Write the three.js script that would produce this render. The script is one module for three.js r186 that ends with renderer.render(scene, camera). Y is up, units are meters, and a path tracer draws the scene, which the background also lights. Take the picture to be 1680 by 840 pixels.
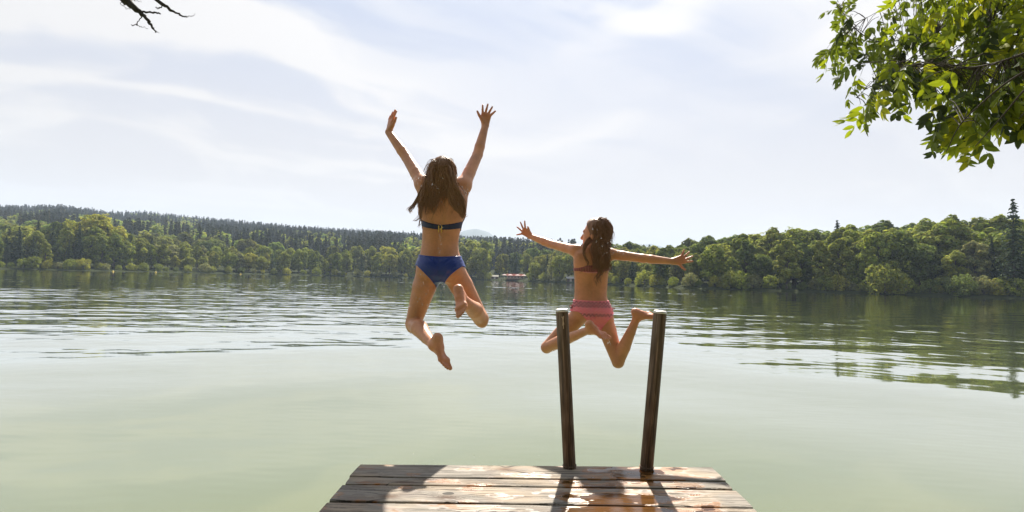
import * as THREE from 'three';
import { mergeGeometries } from 'three/addons/utils/BufferGeometryUtils.js';

// ---------------------------------------------------------------- camera, sky, sun, exposure
const V = (x, y, z) => new THREE.Vector3(x, y, z);
const scene = new THREE.Scene();
const EYE = 1.45, F = 933, EXPOSURE = 2.55;              // eye height over the water, focal length in pixels of the 1680 px photograph
const pitch = Math.atan(36 / F), roll = Math.atan(0.0262);
const fwd = V(0, Math.sin(pitch), -Math.cos(pitch)), up0 = V(0, Math.cos(pitch), Math.sin(pitch)), right0 = V(1, 0, 0);
const right = right0.clone().multiplyScalar(Math.cos(roll)).addScaledVector(up0, Math.sin(roll));
const upv = up0.clone().multiplyScalar(Math.cos(roll)).addScaledVector(right0, -Math.sin(roll));
const camera = new THREE.PerspectiveCamera(2 * Math.atan(420 / F) * 180 / Math.PI, 2, 0.05, 30000);
camera.position.set(0, EYE, 0);
camera.quaternion.setFromRotationMatrix(new THREE.Matrix4().makeBasis(right, upv, fwd.clone().negate()));
// a pixel and a distance give a point; a pixel and a level give a point of that level
const ray = (px, py) => fwd.clone().addScaledVector(right, (px - 840) / F).addScaledVector(upv, -(py - 420) / F);
const P = (px, py, d) => camera.position.clone().addScaledVector(ray(px, py), d);
const onLevel = (px, py, y) => { const r = ray(px, py); return camera.position.clone().addScaledVector(r, (y - EYE) / r.y); };

function rngOf(seed) { let s = seed | 0; return () => { s = (s + 0x6d2b79f5) | 0; let t = Math.imul(s ^ (s >>> 15), 1 | s); t = (t + Math.imul(t ^ (t >>> 7), 61 | t)) ^ t; return ((t ^ (t >>> 14)) >>> 0) / 4294967296; }; }
const hash3 = (x, y, z) => { let h = Math.imul(x, 374761393) ^ Math.imul(y, 668265263) ^ Math.imul(z, 2147483647 - 92821); h = Math.imul(h ^ (h >>> 13), 1274126177); return ((h ^ (h >>> 16)) >>> 0) / 4294967296; };
const fade = (t) => t * t * (3 - 2 * t), lerp = (a, b, t) => a + (b - a) * t, clamp = (x, a = 0, b = 1) => Math.min(b, Math.max(a, x));
const sstep = (a, b, x) => fade(clamp((x - a) / (b - a)));
function noise(x, y = 0, z = 0) {
  const i = Math.floor(x), j = Math.floor(y), k = Math.floor(z), u = fade(x - i), v = fade(y - j), w = z - k;
  const a = hash3(i, j, k), b = hash3(i + 1, j, k), c = hash3(i, j + 1, k), d = hash3(i + 1, j + 1, k), l0 = a + (b - a) * u, l1 = c + (d - c) * u, n0 = l0 + (l1 - l0) * v;
  if (w === 0) return n0;
  const e = hash3(i, j, k + 1), f = hash3(i + 1, j, k + 1), g = hash3(i, j + 1, k + 1), h = hash3(i + 1, j + 1, k + 1), m0 = e + (f - e) * u, m1 = g + (h - g) * u;
  return n0 + (m0 + (m1 - m0) * v - n0) * fade(w);
}
function fbm(x, y, z = 0, n = 4) { let s = 0, a = 0.5, q = 0; for (let i = 0; i < n; i++) { s += a * noise(x, y, z); q += a; x = x * 2.03 + 17.1; y = y * 2.03 + 5.7; z *= 2; a *= 0.5; } return s / q; }
function table(points) { return (x) => { if (x <= points[0][0]) return points[0][1]; for (let i = 1; i < points.length; i++) if (x <= points[i][0]) return lerp(points[i - 1][1], points[i][1], (x - points[i - 1][0]) / (points[i][0] - points[i - 1][0])); return points[points.length - 1][1]; }; }

const sunDir = V(0.12, 0.95, -1).normalize();
{
  const W = 2048, H = 1024, data = new Float32Array(W * H * 4);
  for (let r = 0; r < H; r++) for (let c = 0; c < W; c++) {
    const el = ((r + 0.5) / H - 0.5) * Math.PI, a = ((c + 0.5) / W - 0.5) * 2 * Math.PI;
    const x = Math.cos(a) * Math.cos(el), y = Math.sin(el), z = Math.sin(a) * Math.cos(el);
    const e = Math.max(el, 0), cosS = x * sunDir.x + y * sunDir.y + z * sunDir.z;
    const low = Math.exp(-Math.pow(e / 0.34, 1.6)), glow = Math.pow(Math.max(0, 0.5 + 0.5 * cosS), 7);
    let col = [lerp(0.49, 0.985, low), lerp(0.58, 0.925, low), lerp(0.79, 0.855, low)];
    if (el > -0.02) {                                                 // thin cirrus drawn out along the wind, on a level far overhead
      const k = 1 / (Math.max(y, 0) + 0.16), X = x * k, Z = z * k, s = X * 0.86 - Z * 0.50, t = X * 0.50 + Z * 0.86;
      const wx = fbm(X * 1.3 + 3, Z * 1.3 + 9, 2, 3) - 0.5, wz = fbm(X * 1.3 + 40, Z * 1.3 + 1, 7, 3) - 0.5;
      const wisps = fbm(s * 0.8 + wx * 0.6 + 11, t * 4.6 + wz * 1.5 + 4, 1, 6), curls = fbm(X * 3 + wx * 4 + 2, Z * 3 + wz * 4, 3, 5), sheets = fbm(X * 0.55 + wx * 0.8 + 18.3, Z * 0.75 + wz * 0.8 + 6.1, 5, 3);
      const bank = clamp((0.30 + 0.75 * sstep(0.3, 0.6, sheets)) * (0.26 + 0.74 * sstep(0.15, -1.0, X + 0.28 * Z + 0.5)) + 0.42 * sstep(0.47, 0.66, sheets));
      let cloud = bank * (0.08 + 1.1 * sstep(0.40, 0.60, wisps * 0.72 + curls * 0.28)) + 0.35 * sstep(0.5, 0.7, curls) * bank;
      cloud = clamp(cloud) * (1 - 0.3 * low);
      const white = [1.0, 0.965, 0.925]; col = col.map((v, i) => lerp(v, white[i], cloud * 0.9));
    }
    col = col.map((v) => v * (0.90 + 0.30 * glow));
    const o = (r * W + c) * 4;
    for (let i = 0; i < 3; i++) data[o + i] = col[i] / EXPOSURE;
    data[o + 3] = 1;
  }
  const sky = new THREE.DataTexture(data, W, H, THREE.RGBAFormat, THREE.FloatType);
  sky.mapping = THREE.EquirectangularReflectionMapping; sky.magFilter = THREE.LinearFilter; sky.needsUpdate = true;
  scene.background = sky; scene.environment = sky;
}
const sun = new THREE.DirectionalLight(new THREE.Color().setRGB(1, 0.93, 0.82), 5);
sun.name = 'sun'; sun.position.copy(sunDir).multiplyScalar(100); sun.castShadow = true; sun.shadow.radius = 1.6;
Object.assign(sun.shadow.camera, { left: -30, right: 30, top: 30, bottom: -30, near: 1, far: 300 }); sun.shadow.mapSize.set(4096, 4096);
scene.add(sun, sun.target);
const renderer = new THREE.WebGLRenderer({ antialias: true });
renderer.toneMapping = THREE.LinearToneMapping; renderer.toneMappingExposure = EXPOSURE;
renderer.shadowMap.enabled = true; renderer.setSize(1024, 512);
scene.fog = new THREE.FogExp2(new THREE.Color().setRGB(0.64, 0.79, 1.0), 0.00025);
// ---------------------------------------------------------------- helpers
const used = new Map();
function numbered(name) { const n = used.get(name) ?? 0; used.set(name, n + 1); return n ? name + '_' + String(n).padStart(3, '0') : name; }
function tag(o, label, category, group) { o.userData.label = label; o.userData.category = category; if (group) o.userData.group = group; return o; }
function thing(name, label, category, pos, group) { const g = new THREE.Group(); g.name = numbered(name); if (pos) g.position.copy(pos); scene.add(g); return tag(g, label, category, group); }
function part(parent, name, geo, mat) { const m = new THREE.Mesh(geo, mat); m.name = name; m.castShadow = m.receiveShadow = true; parent.add(m); return m; }
function structure(name, geo, mat) { const m = new THREE.Mesh(geo, mat); m.name = name; m.castShadow = m.receiveShadow = true; m.userData.kind = 'structure'; scene.add(m); return m; }
const lin = (r, g, b) => new THREE.Color().setRGB(r, g, b);
const std = (c, roughness = 0.9, more = {}) => new THREE.MeshStandardMaterial({ color: c, roughness, ...more });
const phys = (c, roughness = 0.9, more = {}) => new THREE.MeshPhysicalMaterial({ color: c, roughness, ...more });
function geoOf(pos, idx, more = {}) {
  const g = new THREE.BufferGeometry(); g.setAttribute('position', new THREE.Float32BufferAttribute(pos, 3));
  if (idx) g.setIndex(idx);
  for (const [k, [a, n]] of Object.entries(more)) g.setAttribute(k, new THREE.Float32BufferAttribute(a, n));
  return g;
}
function tex(w, h, f, srgb) {                                         // f(x, y) -> [r, g, b] in 0..1
  const d = new Uint8Array(w * h * 4);
  for (let y = 0; y < h; y++) for (let x = 0; x < w; x++) { const c = f(x, y), o = (y * w + x) * 4; d[o] = clamp(c[0]) * 255; d[o + 1] = clamp(c[1]) * 255; d[o + 2] = clamp(c[2]) * 255; d[o + 3] = 255; }
  const t = new THREE.DataTexture(d, w, h); t.magFilter = THREE.LinearFilter; t.wrapS = t.wrapT = THREE.RepeatWrapping; if (srgb) t.colorSpace = THREE.SRGBColorSpace; t.needsUpdate = true; return t;
}
// a tapered tube through points; radius r(t)
function tubeInto(out, pts, r, sides = 5, cap = true) {
  const n = pts.length, start = out.pos.length / 3; let ref = V(0.31, 0.2, 0.93);
  for (let i = 0; i < n; i++) {
    const t = pts[Math.min(i + 1, n - 1)].clone().sub(pts[Math.max(i - 1, 0)]).normalize();
    if (Math.abs(t.dot(ref)) > 0.97) ref = V(0.9, 0.1, -0.3);
    const a = ref.clone().cross(t).normalize(), b = t.clone().cross(a);
    const rad = r(i / (n - 1));
    for (let s = 0; s < sides; s++) { const w = s / sides * Math.PI * 2, q = a.clone().multiplyScalar(Math.cos(w)).addScaledVector(b, Math.sin(w)); out.nor.push(q.x, q.y, q.z); q.multiplyScalar(rad).add(pts[i]); out.pos.push(q.x, q.y, q.z); }
  }
  for (let i = 0; i + 1 < n; i++) for (let s = 0; s < sides; s++) { const a = start + i * sides + s, b = start + i * sides + (s + 1) % sides; out.idx.push(a, b, a + sides, b, b + sides, a + sides); }
  if (cap) for (const e of [0, n - 1]) for (let s = 1; s + 1 < sides; s++) { const o = start + e * sides; e ? out.idx.push(o, o + s, o + s + 1) : out.idx.push(o, o + s + 1, o + s); }
}
const bag = () => ({ pos: [], nor: [], idx: [] });
const bagGeo = (b) => geoOf(b.pos, b.idx, { normal: [b.nor, 3] });
const curve = (pts, n) => new THREE.CatmullRomCurve3(pts, false, 'centripetal').getPoints(n);

// ---------------------------------------------------------------- lake
function wavesOf() {
  const r = rngOf(77), list = [];
  for (let i = 0; i < 56; i++) {
    const f = Math.pow(i / 55, 1.5), L = 0.36 * Math.pow(20, f) * (0.85 + 0.3 * r()), a = (r() - 0.5) * 1.9 + 0.1, k = 2 * Math.PI / L;
    list.push({ kx: Math.sin(a) * k * 0.9, kz: Math.cos(a) * k, ph: r() * 6.283, s: (L < 3 ? 0.0047 : 0.0085) * (0.6 + 0.8 * r()), L, k });
  }
  return list;
}
const WAVES = wavesOf();
function waterAt(x, z) {                                              // height and slopes: smooth by the dock, ruffled by the wind farther out
  const d = Math.hypot(x, z), patch = fbm(x * 0.035 + 5, z * 0.02 + 3, 0, 3);
  let wind = 0.12 + 0.9 * sstep(6, 24, d) * (0.35 + 1.3 * sstep(0.3, 0.7, patch)) * (1 - 0.45 * sstep(45, 110, d)) * (1 - 0.35 * sstep(2, 30, x));
  const swell = 0.75 - 0.5 * sstep(6, 16, d);
  for (const [x0, z0, x1, z1, w] of [[-100, -128, -38, -104, 1.6], [-8, -88, 26, -70, 1.5], [-30, -118, -4, -96, 0.8]]) {   // wakes left by boats
    const ex = x1 - x0, ez = z1 - z0, t = clamp(((x - x0) * ex + (z - z0) * ez) / (ex * ex + ez * ez)), q = Math.hypot(x - x0 - ex * t, z - z0 - ez * t);
    wind += 2.2 * Math.exp(-q * q / (w * w));
  }
  let h = 0, sx = 0, sz = 0;
  for (const w of WAVES) {
    const near = w.L < d * 0.004 ? 0 : 1, g = (w.L < 3 ? wind : swell) * near, amp = w.s * g / w.k, p = w.kx * x + w.kz * z + w.ph;
    h += amp * Math.sin(p); const c = amp * Math.cos(p); sx += c * w.kx; sz += c * w.kz;
  }
  return [h, sx, sz];
}
{
  const radii = [0.25]; while (radii[radii.length - 1] < 420) { const q = radii[radii.length - 1]; radii.push(q + Math.min(0.04 + q * 0.0062, 0.16 + Math.max(0, q - 40) * 0.012)); }
  const angles = []; for (let i = 0; i <= 400; i++) angles.push(lerp(-62, 62, i / 400) * Math.PI / 180); for (let i = 1; i < 40; i++) angles.push((62 + (236 * i) / 40) * Math.PI / 180);
  const pos = [], nor = [], uv = [], idx = [], nA = angles.length;
  for (const q of radii) for (const a of angles) { const x = Math.sin(a) * q, z = -Math.cos(a) * q, [h, sx, sz] = waterAt(x, z), l = Math.hypot(sx, 1, sz); pos.push(x, h, z); nor.push(-sx / l, 1 / l, -sz / l); uv.push(x, z); }
  for (let i = 0; i + 1 < radii.length; i++) for (let j = 0; j < nA; j++) { const a = i * nA + j, b = i * nA + (j + 1) % nA; idx.push(a, b, a + nA, b, b + nA, a + nA); }
  for (let j = 1; j + 1 < nA; j++) idx.push(0, j + 1, j);
  const ripple = tex(512, 512, (x, y) => { let s = 0; const r = rngOf(9); for (let i = 0; i < 14; i++) { const kx = Math.round((r() - 0.5) * 30), ky = Math.round(6 + r() * 26), p = r() * 6.28; s += Math.sin((kx * x + ky * y) / 512 * 6.2832 + p); } s = 0.5 + s / 24; return [s, s, s]; });
  ripple.repeat.set(1 / 5, 1 / 4);
  const water = phys(lin(0.11, 0.133, 0.05), 0.03, { ior: 1.333, clearcoat: 1, clearcoatRoughness: 0.03, bumpMap: ripple, bumpScale: 0.001 });
  structure('lake', geoOf(pos, idx, { normal: [nor, 3], uv: [uv, 2] }), water);
}

// ---------------------------------------------------------------- land beyond the lake
const horizonAt = (px) => 456 + (px - 840) * 0.0262;
const shore = table([[-900, 120], [-200, 175], [0, 190], [130, 203], [300, 240], [450, 270], [560, 290], [700, 292], [840, 276], [940, 226], [1000, 185], [1120, 145], [1300, 134], [1500, 122], [1680, 112], [1900, 100], [2600, 70]]);
const ridgeY = table([[-900, 330], [0, 339], [90, 341], [180, 352], [250, 353], [330, 361], [450, 370], [560, 379], [690, 386], [780, 393], [850, 398], [930, 412], [1000, 426], [1100, 438], [2600, 440]]);
const RIDGE = 900;
function groundAt(px, d) {
  const s = shore(px), ridge = Math.max(6, (horizonAt(px) - ridgeY(px)) / F * RIDGE - 17), u = clamp((d - s - 25) / (RIDGE - s - 25));
  const bank = -0.9 + 1.5 * sstep(-6, 1.5, d - s) + 0.9 * sstep(1, 14, d - s);
  const back = d > RIDGE ? -0.05 * (d - RIDGE) : 0;
  return bank + (ridge - 1) * Math.pow(u, 1.15) * (u > 0 ? 1 : 0) + back + fbm(px * 0.01, d * 0.012, 4, 3) * 9 * sstep(0.02, 0.3, u);
}
const atGround = (px, d) => V((px - 840) / F * d, groundAt(px, d), -d);
{
  const cols = []; for (let px = -900; px <= 2600; px += 20) cols.push(px);
  const pos = [], idx = []; let rows = 0;
  const rowD = (s) => { const a = [-8, -3, -1, 0.5, 2, 5, 9, 14, 25].map((q) => s + q); for (let i = 1; i <= 16; i++) a.push(lerp(s + 25, RIDGE, i / 16)); a.push(960, 1100, 1300); return a; };
  for (const px of cols) { const ds = rowD(shore(px)); rows = ds.length; for (const d of ds) { const p = atGround(px, d); pos.push(p.x, p.y, p.z); } }
  for (let i = 0; i + 1 < cols.length; i++) for (let j = 0; j + 1 < rows; j++) { const a = i * rows + j, b = a + rows; idx.push(a, b, a + 1, b, b + 1, a + 1); }
  const g = geoOf(pos, idx); g.computeVertexNormals();
  structure('far_shore_terrain', g, phys(lin(0.028, 0.034, 0.014), 1, { specularIntensity: 0.05 }));
  // two blue mountains far away
  for (const [px0, px1, profile, D, name] of [[650, 940, [[650, 452], [700, 420], [735, 388], [752, 374], [768, 369], [782, 368.5], [795, 374], [815, 384], [850, 398], [940, 440]], 3000, 'mountain'], [970, 1160, [[970, 440], [1010, 412], [1040, 400], [1056, 395.5], [1072, 396], [1090, 402], [1120, 415], [1160, 440]], 3300, 'mountain']]) {
    const prof = table(profile), p = [], ix = [], N = 60, M = 12;
    for (let i = 0; i <= N; i++) { const px = lerp(px0, px1, i / N), top = (horizonAt(px) - prof(px)) / F * D; for (let j = 0; j <= M; j++) { const q = j / M * 2 - 1, h = top * (1 - Math.pow(Math.abs(q), 1.5)) * (1 + 0.10 * (fbm(i * 0.35, j * 0.9, 3, 3) - 0.5) * (1 - Math.abs(q)) ) - 20; p.push((px - 840) / F * D, h, -D + q * 900 * -1); } }
    for (let i = 0; i < N; i++) for (let j = 0; j < M; j++) { const a = i * (M + 1) + j, b = a + M + 1; ix.push(a, b, a + 1, b, b + 1, a + 1); }
    const mg = geoOf(p, ix); mg.computeVertexNormals(); structure(numbered(name), mg, std(lin(0.05, 0.065, 0.04), 1));
  }
}

// ---------------------------------------------------------------- trees
const leafMat = (c, t = 0.48) => phys(c, 1, { transmission: t, thickness: 0, side: THREE.DoubleSide, specularIntensity: 0.3, vertexColors: true });
const leafMats = { dark: leafMat(lin(0.14, 0.18, 0.034), 0.48), mid: leafMat(lin(0.215, 0.255, 0.036)), light: leafMat(lin(0.26, 0.285, 0.045)), yellow: leafMat(lin(0.32, 0.32, 0.045)), grey: leafMat(lin(0.24, 0.25, 0.09)), needle: leafMat(lin(0.045, 0.066, 0.028), 0.25) };
const barkMat = std(lin(0.09, 0.07, 0.055), 0.95);
function leafQuad(pos, c, n, size, r, col, tint = 1) {                               // a little folded leaf spray
  const a = V(r() - 0.5, r() - 0.5, r() - 0.5).cross(n).normalize(), b = n.clone().cross(a), l = size * (0.6 + 0.8 * r()), w = l * (0.5 + 0.3 * r()), f = n.clone().multiplyScalar(l * 0.16);
  const p0 = c.clone().addScaledVector(a, -l * 0.5), p1 = c.clone().addScaledVector(b, w * 0.5).add(f), p2 = c.clone().addScaledVector(a, l * 0.55), p3 = c.clone().addScaledVector(b, -w * 0.5).add(f);
  const k = tint * (0.6 + 0.8 * r()), w2 = 0.88 + 0.28 * r();
  for (const q of [p0, p1, p2, p0, p2, p3]) { pos.push(q.x, q.y, q.z); col.push(k * w2, k, k * (2 - w2)); }
}
function broadleaf(seed, o = {}) {                                    // unit height 1; crown from o.low to 1
  const r = rngOf(seed), { low = 0.12, width = 0.36, lobes = 30, leaves = 4600, size = 0.05, shape = 0.8 } = o, pos = [], col = [], wood = bag();
  tubeInto(wood, curve([V(0, -0.03, 0), V(0.012, 0.2, 0.01), V(-0.01, 0.5, 0), V(0.01, 0.82, 0.01)], 8), (t) => 0.022 * (1 - 0.8 * t), 6);
  const L = [];
  for (let i = 0; i < lobes; i++) {
    const t = Math.pow((i + 0.5) / lobes, shape), y = lerp(low + 0.06, 0.93, t), env = width * Math.pow(Math.sin(Math.PI * clamp(0.16 + 0.80 * (y - low) / (1 - low))), 0.75), a = i * 2.4 + r() * 1.4, q = env * (0.35 + 0.5 * r()) * (y > 0.85 ? 0.5 : 1);
    const c = V(Math.cos(a) * q, y + (r() - 0.5) * 0.05, Math.sin(a) * q), rad = (0.06 + 0.075 * r()) * (y > 0.85 ? 0.75 : 1) * (width / 0.36);
    L.push([c, rad]);
    if (i % 2 === 0) tubeInto(wood, curve([V(0, Math.max(0.1, c.y - 0.22), 0), V(c.x * 0.45, c.y - 0.1, c.z * 0.45), c], 5), (u) => 0.009 * (1 - 0.75 * u), 4);
  }
  const total = L.reduce((s, [, q]) => s + q * q, 0);
  for (const [c, rad] of L) {
    const m = Math.round(leaves * rad * rad / total), sq = 0.7 + 0.25 * r(), tone = 0.75 + 0.5 * r();
    for (let i = 0; i < m; i++) {
      const d = V(r() * 2 - 1, r() * 2 - 1, r() * 2 - 1); if (d.lengthSq() > 1 || d.lengthSq() < 0.01) { i--; continue; }
      d.normalize(); const k = rad * (0.72 + 0.36 * Math.pow(r(), 0.5)) * (0.8 + 0.45 * noise(d.x * 2.3 + seed, d.y * 2.3, d.z * 2.3));
      const p = c.clone().addScaledVector(V(d.x, d.y * sq, d.z), k), n = d.clone().add(V(r() - 0.5, r() * 0.9, r() - 0.5)).normalize();
      leafQuad(pos, p, n, size, r, col, tone);
    }
  }
  return { crown: geoOf(pos, null, { color: [col, 3] }), trunk: bagGeo(wood) };
}
function conifer(seed, o = {}) {
  const r = rngOf(seed), { width = 0.17, whorls = 24, per = 9, size = 0.03 } = o, pos = [], col = [], wood = bag();
  tubeInto(wood, [V(0, -0.03, 0), V(0.004, 0.4, 0), V(0, 0.985, 0)], (t) => 0.017 * (1 - 0.93 * t), 6);
  for (let i = 0; i < whorls; i++) {
    const t = i / (whorls - 1), y = lerp(0.09, 0.975, Math.pow(t, 0.93));
    for (let j = 0; j < per; j++) {
      const a = j / per * 6.283 + i * 1.1 + r() * 0.5, len = width * Math.pow(1 - t, 0.85) * (0.65 + 0.5 * r()) + 0.012, yo = (r() - 0.5) * 0.06, dir = V(Math.cos(a), 0, Math.sin(a)), m = 3 + Math.round(len * 52);
      for (let k = 0; k < m; k++) {
        const u = (k + r()) / m, p = V(0, y, 0).addScaledVector(dir, len * u); p.y += -len * 0.55 * u * u + len * 0.12 * u + yo;
        p.addScaledVector(V(-dir.z, 0, dir.x), (r() - 0.5) * len * 0.42 * (1.1 - 0.6 * u));
        leafQuad(pos, p, V(1.8 * (r() - 0.5), 0.8, 1.8 * (r() - 0.5)).normalize().addScaledVector(dir, 0.6).normalize(), size * (0.75 + 0.5 * (1 - t)), r, col);
      }
    }
  }
  return { crown: geoOf(pos, null, { color: [col, 3] }), trunk: bagGeo(wood) };
}
const BROAD = [broadleaf(11, { width: 0.32 }), broadleaf(12, { width: 0.26, lobes: 34 }), broadleaf(13, { width: 0.40, lobes: 32 }), broadleaf(14, { width: 0.21, lobes: 30, low: 0.08 }), broadleaf(15, { width: 0.29, lobes: 38, low: 0.05 })];
const SPRUCE = [conifer(21), conifer(22, { width: 0.14, whorls: 28 }), conifer(23, { width: 0.21, whorls: 22 })];
const BUSH = [broadleaf(31, { width: 0.62, low: -0.1, lobes: 26, leaves: 2200, size: 0.075, shape: 1 }), broadleaf(32, { width: 0.75, low: -0.1, lobes: 22, leaves: 2000, size: 0.085, shape: 1.1 })];
const SHORE = 'trees along the wooded lake shore';
const treeRng = rngOf(501);
function plant(name, label, category, model, mat, p, h, wide = 1, group = SHORE) {
  const t = thing(name, label, category, p, group);
  part(t, 'trunk', model.trunk, barkMat); part(t, 'crown', model.crown, leafMats[mat]);
  t.scale.set(h * wide, h, h * wide); t.rotation.y = treeRng() * 6.283; return t;
}
const topY = table([[-300, 360], [0, 374], [60, 368], [110, 362], [200, 368], [235, 386], [300, 398], [420, 404], [560, 404], [640, 406], [690, 402], [740, 397], [790, 394], [815, 412], [870, 414], [930, 408], [960, 398], [1040, 400], [1090, 404], [1140, 392], [1200, 381], [1300, 372], [1400, 366], [1500, 360], [1560, 354], [1620, 358], [1700, 350], [2000, 320]]);
function heightFor(px, y, p, d) { return EYE + (horizonAt(px) - y) / F * d - p.y; }
{
  const r = treeRng;
  const place = (px, off) => (off < 10 ? 'standing at the water' : off < 20 ? 'behind the waterside trees' : 'rising behind the shore trees') + (px < 620 ? ' below the wooded hill' : px < 1080 ? ' by the lake house' : ' on the hill-less bank');
  const KINDS = { dark: 'dark green broadleaf tree', mid: 'mid green broadleaf tree', light: 'light green broadleaf tree', yellow: 'yellow-green broadleaf tree', grey: 'grey-green broadleaf tree', needle: 'dark spruce' };
  const rows = [[4, 0.5, 0.88, 21], [13, 0.7, 0.98, 23], [27, 0.85, 1.07, 23]];
  for (const [off, h0, h1, step] of rows) for (let px = -60; px < 1760; px += step * (0.75 + 0.5 * r()) * (px > 1080 ? 1.35 : 1)) {
    if (off < 20 && px > 806 && px < 868) continue;
    if (off < 10 && px > 924 && px < 950) continue;
    const d = shore(px) + off + r() * 6, p = atGround(px, d), q = r(), rightBank = px > 1080;
    let kind = px < 135 ? (q < 0.62 ? 'needle' : q < 0.8 ? 'dark' : 'light') : px < 215 ? (q < 0.4 ? 'needle' : 'mid') : px < 620 ? (q < 0.17 ? 'needle' : q < 0.4 ? 'mid' : q < 0.75 ? 'light' : q < 0.88 ? 'yellow' : 'grey') : px < 1080 ? (q < 0.17 ? 'needle' : q < 0.5 ? 'light' : q < 0.72 ? 'yellow' : 'mid') : (q < 0.12 ? 'needle' : q < 0.34 ? 'dark' : q < 0.7 ? 'mid' : q < 0.92 ? 'light' : 'grey');
    if (kind === 'needle' && off > 20 && px > 880 && px < 1200) kind = 'mid';
    const h = heightFor(px, topY(px), p, d) * lerp(h0, h1, r()) * (kind === 'needle' && px < 620 ? 1.04 : 1);
    if (kind === 'needle') plant('spruce_tree', KINDS[kind] + ' ' + place(px, off), 'tree', SPRUCE[Math.floor(r() * 3)], kind, p, h, 1 + 0.25 * r());
    else plant('broadleaf_tree', KINDS[kind] + ' ' + place(px, off), 'tree', BROAD[Math.floor(r() * 5)], kind, p, h, rightBank ? 1.0 + 0.35 * r() : 0.9 + 0.35 * r());
  }
  // undergrowth along the waterline
  for (let px = -40; px < 1740; px += 20 * (0.6 + 0.8 * r())) {
    if (px > 806 && px < 868) continue;
    const d = shore(px) + 0.6 + r() * 1.6, p = atGround(px, d), k = ['mid', 'light', 'grey', 'dark', 'yellow'][Math.floor(r() * 5)];
    plant('shore_shrub', 'low ' + { mid: 'mid green', light: 'light green', grey: 'grey-green', dark: 'dark green', yellow: 'yellow-green' }[k] + ' shrub at the waterline' + (px < 620 ? ' below the wooded hill' : px < 1080 ? ' on the shore of the lake house' : ' on the bank with no hill behind'), 'shrub', BUSH[Math.floor(r() * 2)], k, p, 1.6 + r() * 2.6, 1, 'shrubs along the waterline');
  }
  const one = (px, y, off, model, mat, wide, name, label, cat = 'tree') => { const d = shore(px) + off, p = atGround(px, d); plant(name, label, cat, model, mat, p, heightFor(px, y, p, d), wide, undefined); };
  one(158, 349, 20, BROAD[2], 'yellow', 1.05, 'broadleaf_tree', 'tall broad yellow-green tree rising above dark spruces by the lake');
  one(1664, 326, 3, SPRUCE[0], 'needle', 1.15, 'spruce_tree', 'tallest dark spruce with a pointed tip rising above the leafy trees');
  one(1452, 432, -0.5, BUSH[1], 'light', 1.0, 'leaning_shrub', 'pale green spreading shrub reaching over the water', 'shrub');
  one(1198, 443, 0.5, BUSH[0], 'light', 0.85, 'round_bush', 'round light green bush standing alone at the waterline', 'shrub');
  one(1292, 392, 2, BROAD[3], 'light', 1.35, 'broadleaf_tree', 'bright green leafy tree in front of the darker wood, hanging to the water');
  one(905, 414, 4, SPRUCE[2], 'grey', 1.2, 'young_conifer', 'pale grey-green conifer standing beside the red roofed lake house');
  one(1562, 350, 30, BROAD[1], 'mid', 0.9, 'broadleaf_tree', 'tall thin-crowned tree standing up out of the wood next to the tallest spruce');
}
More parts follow.
